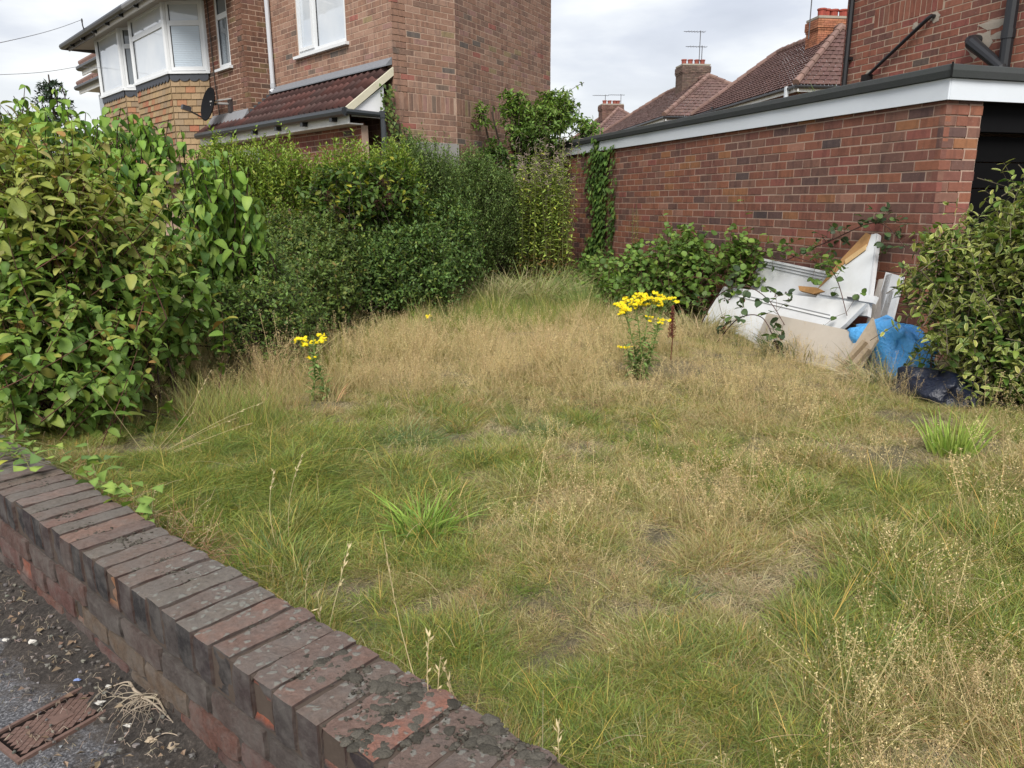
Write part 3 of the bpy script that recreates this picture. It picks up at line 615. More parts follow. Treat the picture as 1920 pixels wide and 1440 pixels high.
for bi, (ia, ib) in enumerate(((0, 3), (3, 6))):
    lab = 'bay_window'
    root = MB(); root.prism([bayv[q] + UP * 4.505 for q in range(ia, ib + 1)] + [bayv[ib] - nF * .5 + UP * 4.505, bayv[ia] - nF * .5 + UP * 4.505], UP * .02, WHITE)
    bay = root.obj('bay_window', M_upvc, lh)
    for q in range(ia, ib + 1):
        corner = MB(); corner.tube([bayv[q] + UP * 3.42, bayv[q] + UP * 4.50], .055, 8, WHITE); corner.obj('corner_post', M_upvc, bay)
    core = MB(); pts = [bayv[q] - nF * .02 for q in range(ia, ib + 1)]
    inner = [H(10 - 0, 0, 0)]
    poly = [p + UP * 1.6 for p in pts]; back = [poly[-1] - nF * .6, poly[0] - nF * .6]
    core.prism(poly + back, UP * 1.80, (0.13, 0.10, 0.08)); core.obj('bay_core', M_dark, lh)
    top = MB(); top.prism([p + UP * 4.53 for p in pts] + [q + UP * 2.93 for q in back], UP * .09, WHITE); top.obj('bay_head', M_upvc, lh)
    room = MB(); room.prism([p - nF * .16 + UP * 3.40 for p in pts] + [q + UP * 1.8 for q in back], UP * 1.1, (0.55, 0.55, 0.54)); room.obj('net_curtain', M_upvc, bay)
    for q in range(ia, ib):
        a_, c_ = bayv[q], bayv[q + 1]; L = np.linalg.norm(c_ - a_); d_ = unit(c_ - a_); n_ = V(-d_[1], d_[0], 0); n_ = n_ if n_ @ nF > 0 else -n_
        kind = 'front' if L > 1 else 'cant'
        kw = dict(trans=[(4.17, .06, L - .06)])
        if bi == 1 and kind == 'front': kw = dict()
        wn = window(bay, a_, d_, n_, .03, L - .03, 3.43, 4.51, glass=M_glass if kind == 'front' else (M_glass if bi == 0 else M_glassd), sill=True, rec=.0, name='casement', **kw)
        if kind == 'cant' and bi == 0 and q == ia:       # venetian blind right behind the pane
            bl = MB()
            for k in range(22): bl.box(a_ + d_ * L / 2 - n_ * .012 + n_ * .02 + UP * (3.52 + k * .028), (d_, n_, UP), (L / 2 - .1, .003, .011), (0.50, 0.58, 0.66))
            bl.obj('blind', M_upvc, wn)
        # dark scalloped apron
        ap = MB(); ns = max(2, int(round(L / .16)))
        for k in range(ns):
            x0, x1 = L * k / ns, L * (k + 1) / ns
            pl = [a_ + d_ * x + n_ * .030 + UP * z for x, z in [(x0, 3.385), (x1, 3.385), (x1, 3.315)] + [((x0 + x1) / 2 + math.cos(t_) * (x1 - x0) / 2, 3.315 - math.sin(t_) * .055) for t_ in np.linspace(.3, 2.84, 6)] + [(x0, 3.315)]]
            ap.prism(pl, n_ * .008, (0.045, 0.05, 0.062))
        ap.obj('apron', M_lead, bay)
        # hung tiles
        for r_ in range(13):
            z_ = 3.25 - r_ * .104; x = -.085 * (r_ % 2)
            while x < L:
                x0, x1 = max(x, 0), min(x + .168, L)
                if x1 - x0 > .03:
                    P_ = a_ + d_ * (x0 + x1) / 2 + n_ * .012 + UP * z_
                    sx = x1 - x0 - .004; e_ = rl.uniform(-.02, .02)
                    mw = Matrix([[d_[k] * sx, n_[k], (UP[k] + d_[k] * e_) * .104, P_[k]] for k in range(3)] + [[0, 0, 0, 1]])
                    obj('hung_tile', tms[rl.choice(len(TPAL), p=TW)], lh, mw)
                x += .170
# eaves over the bays: soffit, fascia, gutter, roof slope
b = MB(); b.hexa([H(3.5, .2, 4.56), H(10.45, .2, 4.56), H(10.45, 1.16, 4.47), H(3.5, 1.16, 4.47), H(3.5, .2, 4.60), H(10.45, .2, 4.60), H(10.45, 1.16, 4.50), H(3.5, 1.16, 4.50)], (0.36, 0.33, 0.31)); b.obj('soffit', M_paint, lh)
b = MB(); b.box(H(6.1, 1.175, 4.50), (dF, nF, UP), (2.3, .012, .075), (0.62, 0.61, 0.59)); b.box(H(9.46, 1.175, 4.50), (dF, nF, UP), (1.0, .012, .075), (0.14, 0.13, 0.125)); b.obj('fascia', M_paint, lh)
b = MB(); b.tube([H(3.5, 1.26, 4.53), H(6.2, 1.26, 4.53)], .058, 9, (0.16, 0.16, 0.165)); b.tube([H(6.2, 1.26, 4.53), H(10.65, 1.26, 4.53)], .060, 9, (0.018, 0.018, 0.02)); b.tube([H(10.65, 1.26, 4.53), H(10.65, 0.0, 4.53)], .06, 9, (0.018, 0.018, 0.02))
for k in range(8): b.box(H(4 + k * .85, 1.21, 4.49), (dF, nF, UP), (.014, .06, .05), (0.02, 0.02, 0.022))
b.obj('gutter', M_black, lh)
b = MB(); b.prism([H(3.5, 1.22, 4.57), H(3.5, -2.5, 7.2), H(3.5, -2.5, 7.05), H(3.5, 1.22, 4.50)], dF * 7.0, (0.10, 0.055, 0.045)); b.prism([H(-.25, .28, 5.25), H(-.25, -3.8, 7.6), H(-.25, -3.8, 7.4), H(-.25, .28, 5.15)], dF * 3.75, (0.10, 0.055, 0.045)); b.obj('roof', M_tile, lh)
b = MB(); b.tube([H(8.62, 1.30, 4.50), H(8.60, 1.33, 4.62), H(8.60, 1.33, 4.70)], .012, 5, (0.05, 0.05, 0.055)); b.tube([H(8.60, 1.33, 4.70) + UP * .035 * math.cos(t_) + dF * .035 * math.sin(t_) for t_ in np.linspace(0, 6.28, 10)], .009, 5, (0.05, 0.05, 0.055)); b.obj('cable_hook', M_metal, lh)
# lean-to roof with pantiles
LZ0, LZ1, LT0, LT1 = 2.915, 2.385, 0.02, 0.70
sl_ = math.hypot(LT1 - LT0, LZ0 - LZ1); dS = unit(nF * (LT1 - LT0) - UP * (LZ0 - LZ1)); nS = unit(np.cross(dF, dS)); nS = nS if nS[2] > 0 else -nS
def pantile(c):
    prof = [(x - .5, z) for x, z in ((0, 0), (.27, 0), (.31, .5), (.345, .86), (.39, 1), (.435, .86), (.47, .5), (.5, 0), (.77, 0), (.81, .5), (.845, .86), (.89, 1), (.935, .86), (.97, .5), (1, 0))]; n = len(prof)
    v = []; f = []
    for (y, lift) in ((0.0, .004), (1.0, .014)):
        for x, z in prof: v.append((x, y, z * .046 + lift))
    for x, z in prof: v.append((x, 1.0, z * .046 - .006))
    for k in range(n - 1):
        f.append((k, k + 1, n + k + 1, n + k)); f.append((n + k, n + k + 1, 2 * n + k + 1, 2 * n + k))
    return mesh_np('pantile', v, f, c, M_tile, True)
ptm = [pantile(c) for c in [(0.090, 0.046, 0.042), (0.10, 0.052, 0.047), (0.078, 0.042, 0.039), (0.11, 0.050, 0.044), (0.088, 0.052, 0.048)]]
RLEN = sl_ / 4
for r_ in range(4):
    for k in range(16):
        s_ = .04 + k * .304
        if s_ > 3.30 and r_ < 2.7 and s_ < 9:     # the porch block stands here: rows start lower
            if LT0 + (r_ + .2) * (LT1 - LT0) / 4 < .455: continue
        P_ = H(s_ + .152, LT0, LZ0) + dS * (r_ * RLEN - .03) + nS * (rl.uniform(-.002, .002))
        dd = dF + dS * rl.uniform(-.012, .012)
        mw = Matrix([[dd[q] * .305, dS[q] * (RLEN + .035), nS[q], P_[q]] for q in range(3)] + [[0, 0, 0, 1]])
        obj('pantile', ptm[rl.randint(5)], lh, mw)
b = MB(); b.prism([H(.04, LT0 - .02, LZ0 + .0), H(.04, LT1, LZ1), H(.04, LT1, LZ1 - .05), H(.04, LT0 - .02, LZ0 - .06)], dF * 4.9, (0.05, 0.04, 0.035)); b.obj('lean_to_deck', M_dark, lh)
b = MB(); b.hexa([H(.02, LT0 + .02, LZ0 + .035) + dS * .06 + nS * .03, H(3.37, LT0 + .02, LZ0 + .035) + dS * .06 + nS * .03, H(3.37, .004, LZ0 + .05), H(.02, .004, LZ0 + .05),
                  H(.02, LT0 + .02, LZ0 + .05) + dS * .06 + nS * .03, H(3.37, LT0 + .02, LZ0 + .05) + dS * .06 + nS * .03, H(3.37, .004, LZ0 + .14), H(.02, .004, LZ0 + .14)], (0.17, 0.18, 0.20)); b.obj('lead_flashing', M_lead, lh)
b = MB()
for k in range(6):      # stepped flashing up the porch return
    t0_, t1_ = .075 * k, .075 * (k + 1); b.box(H(3.370, (t0_ + t1_) / 2, LZ0 - .05 - .058 * k), (nF, dF, UP), (.0375, .006, .12), (0.075, 0.085, 0.095))
b.obj('step_flashing', M_lead, lh)
b = MB(); b.hexa([H(3.37, .462, 2.62), H(4.85, .462, 2.62), H(4.85, .56, 2.52), H(3.37, .56, 2.52), H(3.37, .47, 2.70), H(4.85, .47, 2.70), H(4.85, .565, 2.545), H(3.37, .565, 2.545)], (0.20, 0.205, 0.22)); b.obj('lead_flashing', M_lead, lh)
b = MB(); e0 = H(0.0, LT0 - .02, LZ0 + .02); e1 = H(0.0, LT1 + .01, LZ1 + .02)
b.prism([e0, e1, e1 - UP * .10, e0 - UP * .10], dF * .035, (0.58, 0.55, 0.43)); b.obj('bargeboard', M_paint, lh)
b = MB(); b.prism([H(.035, .14, 2.70), H(.035, .14, 2.30), H(.035, .62, 2.30), H(.035, .62, 2.36)], dF * .02, (0.78, 0.79, 0.82)); b.obj('gable_panel', M_upvc, lh)
b = MB(); b.box(H(2.5, .66, 2.275), (dF, nF, UP), (2.45, .012, .065), (0.66, 0.66, 0.64)); b.box(H(2.5, .56, 2.215), (dF, nF, UP), (2.45, .10, .008), (0.5, 0.5, 0.48)); b.obj('fascia', M_paint, lh)
b = MB(); gc = (0.028, 0.032, 0.036); b.tube([H(.0, .735, 2.345), H(4.9, .735, 2.365)], .055, 9, gc)
b.tube([H(-.0, .735, 2.345), H(-.02, .25, 2.335), H(-.02, .2, 2.335)], .036, 8, gc)
for k in range(6): b.box(H(.35 + k * .78, .70, 2.30), (dF, nF, UP), (.035, .05, .05), (0.012, 0.012, 0.014))
b.obj('gutter', M_black, lh)
b = MB(); b.tube([H(-.045, .22, 2.36), H(-.045, .22, 1.0)], .036, 9, (0.035, 0.04, 0.046)); b.tube([H(-.045, .22, 2.38), H(-.045, .22, 2.30)], .046, 9, gc); b.obj('downpipe', M_black, lh)
b = MB(); b.tube([H(3.325, .05, ZT), H(3.325, .05, 3.02), H(3.32, .10, 2.96)], .036, 9, (0.50, 0.52, 0.56)); b.tube([H(3.325, .05, 3.10), H(3.325, .05, 3.03)], .043, 9, (0.38, 0.40, 0.43)); b.obj('downpipe', M_upvc, lh)
# wall below the lean-to with a doorway
wall_slab(H(.12, .45, 0), dF, nF, 0, 4.7, 0, 2.21, [(3.05, 4.2, 0, 2.1)], .1, MORT_H, M_mortar, 'lean_to_wall', lh)
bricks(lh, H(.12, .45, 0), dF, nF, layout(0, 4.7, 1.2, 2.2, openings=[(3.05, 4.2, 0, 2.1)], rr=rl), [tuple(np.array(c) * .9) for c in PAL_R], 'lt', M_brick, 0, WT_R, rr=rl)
b = MB(); b.box(H(3.75, .44, 2.05), (dF, nF, UP), (.57, .03, .05), WHITE); b.box(H(3.75, .40, 1.0), (dF, nF, UP), (.55, .02, 1.0), (0.07, 0.08, 0.095)); b.obj('door', M_upvc, lh)
b = MB(); b.tube([H(4.60, .47, 4.5), H(4.58, .47, 3.2), H(4.50, .47, 2.6)], .008, 5, (0.03, 0.025, 0.02)); b.obj('cable', M_black, lh)
# satellite dish on the porch wall
dish = thing('satellite_dish', 'black satellite dish with its receiver arm on the porch wall beside the bay', 'satellite dish', H(4.0, .47, 2.75))
dc = H(4.30, .74, 2.83); ax_ = unit(V(-.67, -.69, .25)); e1_ = unit(np.cross(ax_, UP)); e2_ = np.cross(e1_, ax_)
b = MB(); vs_ = [dc - ax_ * .05]; n = 20; fs = []
for r_ in range(1, 5):
    for k in range(n):
        t_ = 6.2832 * k / n; q = r_ / 4; vs_.append(dc - ax_ * .05 * (1 - q * q) + (e1_ * math.cos(t_) * .235 + e2_ * math.sin(t_) * .275) * q)
fs = [(0, 1 + k, 1 + (k + 1) % n) for k in range(n)] + [(1 + (r_ - 1) * n + k, 1 + r_ * n + k, 1 + r_ * n + (k + 1) % n, 1 + (r_ - 1) * n + (k + 1) % n) for r_ in range(1, 4) for k in range(n)]
b.add(vs_, fs, (0.010, 0.0105, 0.012)); o2 = [np.array(v) - ax_ * .012 for v in vs_]; b.add(o2, [f[::-1] for f in fs], (0.014, 0.014, 0.016)); b.obj('reflector', M_dark, dish, True)
b = MB(); b.tube([dc - e2_ * .25 - ax_ * .02, dc - e2_ * .20 + ax_ * .28], .014, 6, (0.03, 0.03, 0.033)); b.obj('arm', M_black, dish)
b = MB(); b.box(dc - e2_ * .18 + ax_ * .32, (ax_, e1_, e2_), (.07, .035, .035), (0.04, 0.04, 0.045)); b.obj('receiver', M_black, dish)
b = MB(); b.tube([dc - ax_ * .06, H(4.12, .62, 2.83), H(4.05, .47, 2.83)], .018, 6, (0.30, 0.29, 0.28)); b.tube([dc - ax_ * .05 + UP * .05, H(3.95, .48, 2.90)], .012, 5, (0.45, 0.44, 0.42)); b.box(H(4.03, .475, 2.80), (dF, nF, UP), (.06, .02, .10), (0.06, 0.05, 0.05)); b.obj('bracket', M_metal, dish)

# houses farther down the street, only their eaves show
for k, (s_, t0_, lab) in enumerate(((12.9, .38, 'eave corner of the next house showing left of the bay windows, upper of two'), (16.1, -.29, 'tiled eave corner of a farther house just over the shrub, lower of two'))):
    th_ = thing('street_house', lab, 'house', H(s_, t0_, 0), 'houses farther down the street'); zo = -.05 * k
    def K(s, t, z): return H(s_ + s, t0_ + t, z + zo)
    b = MB(); b.box(K(-4, -3.4, 2.2), (dF, nF, UP), (3.9, 2.9, 2.2), (0.22, 0.10, 0.075)); b.obj('wall', M_brick, th_)
    b = MB(); b.box(K(-4, -.32, 4.42), (dF, nF, UP), (4.0, .32, .02), (0.66, 0.66, 0.64)); b.box(K(-4, -.02, 4.40), (dF, nF, UP), (4.0, .015, .09), (0.72, 0.72, 0.70)); b.obj('fascia', M_paint, th_)
    b = MB(); b.tube([K(.05, .05, 4.47), K(-8, .05, 4.47)], .06, 8, (0.02, 0.02, 0.02)); b.tube([K(.05, .05, 4.47), K(.05, -6, 4.47)], .06, 8, (0.02, 0.02, 0.02)); b.obj('gutter', M_black, th_)
    roof_quad(th_, [K(0, 0, 4.52), K(-8, 0, 4.52), K(-5, -3.2, 6.6), K(-3, -3.2, 6.6)], (0.17, 0.09, 0.07), 12)
    b = MB(); b.tube([K(0, 0, 4.56), K(-3, -3.2, 6.65)], .09, 7, (0.16, 0.10, 0.085)); b.obj('hip_ridge', M_tile, th_)
    b = MB(); b.box(K(-1.7, -.32, 3.6), (dF, nF, UP), (.75, .08, .62), WHITE); wn = b.obj('window', M_upvc, th_)
    b = MB(); b.box(K(-1.7, -.23, 3.6), (dF, nF, UP), (.65, .015, .53), (1, 1, 1)); b.obj('pane', M_glassd, wn)
# overhead wires
for nm, p, lab in (('overhead_wire', [H(8.60, 1.33, 4.72), V(-6.255, 9.749, 3.175), V(-7.2, 6.5, 2.6)], 'thin overhead cable running from the gutter hook across the sky, upper of the two'),
                   ('overhead_wire', [V(-7.9, 17.5, 4.2), V(-8.258, 15.053, 3.794), V(-8.342, 12.873, 3.31), V(-8.6, 9.0, 2.5)], 'lower thin overhead cable crossing the sky left of the bay windows')):
    b = MB(); pts = []
    for k in range(len(p) - 1):
        for q in np.linspace(0, 1, 10, endpoint=(k == len(p) - 2)): pts.append(np.array(p[k]) * (1 - q) + np.array(p[k + 1]) * q - UP * .03 * math.sin(math.pi * q))
    b.tube(pts, .0045, 5, (0.16, 0.16, 0.17)); tag(b.obj(nm, M_black), lab, 'cable', 'overhead wires')
# ================================================================== LOW BOUNDARY WALL
lw = thing('boundary_wall', 'low weathered brick wall with mossy brick-on-edge coping beside the pavement', 'wall', Wp(1.6, (WF + WB) / 2, 0))
rw = np.random.RandomState(51)
UA, UB = 0.30, 5.3
b = MB(); b.box(Wp((UA + UB) / 2, (WF + WB) / 2, .09), (dW, nW, UP), ((UB - UA) / 2, (WB - WF) / 2 - .011, .135), (0.075, 0.066, 0.060)); b.box(Wp((UA + UB) / 2, (WF + WB) / 2, .277), (dW, nW, UP), ((UB - UA) / 2, (WB - WF) / 2 - .006, .052), (0.085, 0.066, 0.054)); b.obj('mortar', M_mortar, lw)
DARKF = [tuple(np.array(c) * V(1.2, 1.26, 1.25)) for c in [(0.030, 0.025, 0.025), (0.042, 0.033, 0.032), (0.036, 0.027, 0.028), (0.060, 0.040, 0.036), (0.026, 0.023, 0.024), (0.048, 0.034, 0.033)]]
TOPC = [tuple(np.array(c) * V(1.52, 1.56, 1.46)) for c in [(0.108, 0.080, 0.072), (0.120, 0.086, 0.077), (0.098, 0.082, 0.075), (0.125, 0.080, 0.070), (0.105, 0.088, 0.080), (0.112, 0.078, 0.071), (0.135, 0.084, 0.072)]]
def rough_brick(c, ax, half, cf, ct, seed, lich=1.0, nsx=3, nsy=10, nsz=5, rough=.0010, spall=None, ce=None):
    """brick with worn edges; ax = (along wall, across towards the garden, up); cf colour of the street face, ct of the top"""
    rr = np.random.RandomState(seed); m_ = MB(); L = []
    X, Y, Z = ax; ph = rr.rand(12) * 6.283
    def disp(x, y, z):
        d = V(math.sin(y * 9 + ph[0]) + math.sin(z * 7 + ph[1]) * .6, math.sin(x * 8 + ph[2]) + math.sin(z * 9 + ph[3]), math.sin(y * 6 + ph[4]) + math.sin(x * 7 + y * 3 + ph[5])) * rough * .6
        e = sum(abs(q) > .97 for q in (x, y, z))
        if e >= 2:
            k = (.0014 if e == 2 else .003) * rr.uniform(.2, 2.0); d = d - V(x, y, z) * k
        return d
    def face(o, a, b_, na, nb, col, li):
        vs_ = []; cs = []
        for j in range(nb + 1):
            for i in range(na + 1):
                q = o + a * (2 * i / na - 1) + b_ * (2 * j / nb - 1)
                rr.seed(seed * 7 + int((q[0] + 2) * 40) * 31 + int((q[1] + 2) * 40) * 977 + int((q[2] + 2) * 40) * 13)
                d = disp(*q); p = q * half + d; cc = col
                if spall and li == 0.0 and spall(q): cc = spall(q); p = p + V(0, .008, 0)
                vs_.append(c + X * p[0] + Y * p[1] + Z * p[2]); cs.append(cc)
        m_.add(vs_, [(j * (na + 1) + i, j * (na + 1) + i + 1, (j + 1) * (na + 1) + i + 1, (j + 1) * (na + 1) + i) for j in range(nb) for i in range(na)], np.array(cs)); L.extend([li] * len(vs_))
    h = V(*half); half = h
    e = V(1, 0, 0), V(0, 1, 0), V(0, 0, 1)
    ce = ce or cf
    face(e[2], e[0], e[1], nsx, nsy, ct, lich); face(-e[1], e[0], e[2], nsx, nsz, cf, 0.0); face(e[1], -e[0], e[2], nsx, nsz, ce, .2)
    face(e[0], e[1], e[2], nsy, nsz, ce, .1); face(-e[0], -e[1], e[2], nsy, nsz, ce, .1)
    m_.lich = L; return m_
u = 0.62; k = 0; COPE = []
while u < 4.6:
    wd = .0685 + rw.uniform(-.003, .004)
    if k == 1: wd = .075
    ang = rw.uniform(-.02, .02); zoff = rw.uniform(-.003, .003); poff = rw.uniform(-.005, .005)
    X = unit(dW + nW * ang); Y = unit(nW - dW * ang); tz = rw.uniform(-.012, .012); Z = UP
    px_, py_ = project(Wp(u + wd / 2, WF, ZC))[0][:2]
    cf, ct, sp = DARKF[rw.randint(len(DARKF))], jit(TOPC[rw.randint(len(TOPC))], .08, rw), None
    # spalled orange faces, where the photo has them
    for (sx, kind) in ((484, 0), (609, 1), (211, 2)):
        if abs(px_ - sx) < 16 * (1 if sx < 300 else 1.4) and not any(q[0] == sx for q in COPE):
            COPE.append((sx,))
            if kind == 0: sp = lambda q: (0.33, 0.088, 0.042) if (q[2] < .85 - .5 * (q[0] < -.3) and q[2] > -.95) else None
            if kind == 1: sp = lambda q: (0.26, 0.085, 0.050) if (q[2] > -.35) else None
            if kind == 2: sp = lambda q: (0.25, 0.115, 0.055) if (q[2] > -.7) else None
    if k in (2, 3): ct = (0.27, 0.13, 0.095) if k == 3 else ct
    li = 1.0 if px_ > 230 else .35
    if px_ < 140: li = .1
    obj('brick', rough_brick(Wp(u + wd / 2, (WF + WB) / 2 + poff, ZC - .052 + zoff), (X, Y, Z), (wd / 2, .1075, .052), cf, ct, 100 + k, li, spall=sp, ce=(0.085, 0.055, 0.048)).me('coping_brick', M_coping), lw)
    u += wd + .0082 + rw.uniform(-.002, .002); k += 1
# stretcher courses under the coping
for r_ in range(4):
    u = UA - (.11 if r_ % 2 else 0); zb = .148 - r_ * .075; k = 0
    while u < UB:
        L = .217; cs = [(0.080, 0.066, 0.060), (0.095, 0.070, 0.062), (0.070, 0.060, 0.057), (0.105, 0.062, 0.052)] if r_ == 0 else [(0.115, 0.060, 0.052), (0.10, 0.058, 0.050), (0.13, 0.066, 0.052), (0.085, 0.056, 0.050), (0.12, 0.085, 0.060)]
        c_ = cs[rw.randint(len(cs))]; sp = None
        if rw.rand() < .22 and r_ in (1, 2):
            e_ = rw.uniform(.2, .8); cc_ = (0.24, 0.085, 0.055)
            sp = lambda q, e_=e_, cc_=cc_: cc_ if q[0] > e_ and q[2] > -.6 else None
        obj('brick', rough_brick(Wp(u + L / 2, (WF + WB) / 2 + (.002 if r_ else -.001) + rw.uniform(-.003, .003), zb + .0325 + rw.uniform(-.002, .002)), (dW, nW, UP), (L / 2 - .003, .107, .0335), c_, c_, 700 + r_ * 40 + k, .15, nsx=8, nsy=3, nsz=3, rough=.0015, spall=sp, ce=c_).me('stretcher_brick', M_coping), lw)
        u += .225; k += 1
# moss cushions: clusters along the coping (px positions read from the photograph became wall coordinates)
def on_top(x, y):
    d = fw * FPX + cr * (x - 960) - cu * (y - 720); q = CAM + d * ((ZC - CAM[2]) / d[2]); return q
MC = [(545, 1172, 40, 12, 7), (600, 1240, 55, 20, 14), (640, 1262, 50, 18, 12), (560, 1262, 45, 20, 7), (735, 1292, 60, 22, 16), (760, 1330, 90, 26, 22), (800, 1310, 40, 20, 10), (690, 1395, 60, 26, 16), (745, 1370, 60, 22, 14), (890, 1385, 50, 26, 12), (930, 1350, 30, 26, 8), (960, 1405, 60, 16, 6), (500, 1040, 30, 6, 2),
      (310, 1046, 20, 8, 4), (315, 1066, 30, 8, 4), (290, 1070, 40, 8, 5), (220, 1005, 30, 10, 4), (260, 1017, 60, 8, 5), (170, 990, 30, 10, 4), (215, 1000, 40, 8, 6), (130, 958, 40, 10, 9), (100, 965, 40, 12, 6), (70, 905, 60, 10, 6), (50, 898, 50, 8, 6), (395, 1085, 60, 12, 3), (460, 1170, 40, 10, 3), (90, 935, 40, 10, 4), (1000, 1420, 40, 14, 5)]
rm = np.random.RandomState(77)
for (x, y, sx, sy, n) in MC:
    for q in range(int(n * 1.35)):
        c = on_top(x + rm.normal(0, sx * .5), y + rm.normal(0, sy * .5)); pu, pp = c @ dW, c @ nW
        if not (WF + .008 < pp < WB - .004): continue
        r_ = rm.uniform(.004, .0115) * (1.25 if x > 560 else .75); a = rm.rand() * 3.14
        A = (V(math.cos(a), math.sin(a), 0), V(-math.sin(a), math.cos(a), 0), UP)
        b = MB(); g_ = rm.uniform(.6, 1.25); b.blob(Wp(pu, pp, ZC - .0035), (r_ * rm.uniform(.9, 1.5), r_, r_ * rm.uniform(.38, .6)), (0.105 * g_, 0.096 * g_, 0.080 * g_), rm.randint(9999), .10, 16, True, A); b.obj('moss_cushion', M_moss, lw, True)

cru = MB()
for (x, y, sx, sy, n) in MC:
    for q in range(n * 9):
        c = on_top(x + rm.normal(0, sx * .62), y + rm.normal(0, sy * .62)); pu, pp = c @ dW, c @ nW
        if WF + .004 < pp < WB - .003:
            r_ = rm.uniform(.0012, .0042); g_ = rm.uniform(.5, 1.3); cru.blob(Wp(pu, pp, ZC - .0015), (r_ * rm.uniform(.8, 1.6), r_, r_ * .7), (0.11 * g_, 0.10 * g_, 0.082 * g_), rm.randint(9999), .22, 6)
stuff(cru.obj('moss_crust', M_moss, lw, True))
# ------------------------------------------------------------------ iron cover in the pavement
cv = [V(-1.24, 1.54, 0), V(-1.13, 1.45, 0), V(-1.06 + .045, 1.60 + .03, 0), V(-1.16 + .02, 1.68 + .02, 0)]
cA, cB = unit(cv[2] - cv[1]), None; cB = unit(V(-cA[1], cA[0], 0)); cc_ = sum(cv) / 4
Lc, Bc = .120, .066
lid = thing('stopcock_cover', 'small rusty rectangular iron cover with a diamond tread set in the pavement', 'cover', tuple(cc_))
def CV(a, b_, z): return cc_ + cA * a + cB * b_ + UP * z
b = MB()
for (a, b_, ha, hb) in ((0, Bc + .006, Lc + .012, .005), (0, -Bc - .006, Lc + .012, .005), (Lc + .0065, 0, .005, Bc), (-Lc - .0065, 0, .005, Bc)): b.box(CV(a, b_, .003), (cA, cB, UP), (ha, hb, .006), (0.07, 0.05, 0.04))
b.obj('frame', M_rust, lid)
b = MB(); b.box(CV(0, 0, -.002), (cA, cB, UP), (Lc - .001, Bc - .001, .006), (0.010, 0.007, 0.006)); b.obj('lid', M_dark, lid)
b = MB(); s_ = .0165
for i in range(-14, 15):
    for j in range(-14, 15):
        a, q = (i + j) * s_ * .78, (i - j) * s_ * .5
        if -Lc + .014 < a < Lc - .040 and abs(q) < Bc - .010:
            b.prism([CV(a - s_ * .69, q, .0035), CV(a, q - s_ * .44, .0035), CV(a + s_ * .69, q, .0035), CV(a, q + s_ * .44, .0035)], UP * .0022, (0.1, 0.07, 0.06))
stuff(b.obj('tread', M_rust, lid))
b = MB(); b.box(CV(Lc - .016, 0, .0035), (cA, cB, UP), (.014, Bc - .006, .0032), (0.1, 0.07, 0.06)); b.box(CV(0, 0, .0055), (cA, cB, UP), (.026, .018, .0025), (0.1, 0.07, 0.06)); b.obj('plate', M_rust, lid)
# ------------------------------------------------------------------ root tangle, stones, litter
def gpt(x, y, z=.03):
    d = fw * FPX + cr * (x - 960) - cu * (y - 720); return CAM + d * ((z - CAM[2]) / d[2])
rt = np.random.RandomState(61)
b = MB(); root = gpt(270, 1308, .05); tan_ = (0.30, 0.25, 0.19)
def wander(p0, tgt, n, wig, z1, rr):
    n = 15; pts = []; sd_ = np.cross(unit(tgt - p0), UP); a1, a2, f1, f2, q1, q2 = rr.uniform(-1, 1), rr.uniform(-.6, .6), rr.uniform(.6, 1.4), rr.uniform(1.6, 3.2), rr.rand() * 6, rr.rand() * 6
    for k in range(n):
        q = k / (n - 1); w_ = math.sin(math.pi * q) ** .7
        pts.append(p0 * (1 - q) + tgt * q + sd_ * wig * 1.6 * w_ * (a1 * math.sin(f1 * 3.14 * q + q1) + a2 * math.sin(f2 * 3.14 * q + q2)) + UP * (.016 + .010 * a1) * w_)
    return pts
for (x, y, r_) in ((205, 1292, .0042), (190, 1312, .0024), (215, 1340, .0028), (230, 1345, .0024), (250, 1352, .0026), (270, 1350, .0022), (238, 1330, .0022), (290, 1345, .0028), (325, 1360, .004), (338, 1385, .0034), (300, 1335, .002), (222, 1322, .002), (262, 1338, .0018), (180, 1345, .0016), (205, 1362, .0016), (245, 1368, .0016), (285, 1352, .0015)):
    p = wander(root, gpt(x, y, .012), 9, .010, .01, rt); b.tube(p, [r_ * (1.1 - .8 * q / 14) for q in range(15)], 5, jit(tan_, .15, rt))
    for q in range(3):
        i = rt.randint(4, 14); p2 = wander(p[i], p[i] + V(rt.normal(0, .045), rt.normal(0, .045), -.012), 6, .006, .0, rt); b.tube(p2, [r_ * .45 * (1 - .7 * j / 14) for j in range(15)], 4, jit(tan_, .2, rt))
for q in range(5):
    p = wander(gpt(340 + rt.normal(0, 6), 1388, .02), gpt(340 + rt.normal(0, 40), 1402 + rt.normal(0, 16), .01), 7, .008, 0, rt); b.tube(p, .0015, 4, jit(tan_, .2, rt))
b.blob(root - UP * .01, (.012, .010, .016), tan_, 4, .25, 8)
tag(b.obj('dead_root', M_wood, None, True), 'pale tangle of dead roots lying against the foot of the low wall', 'root')
deb = MB()
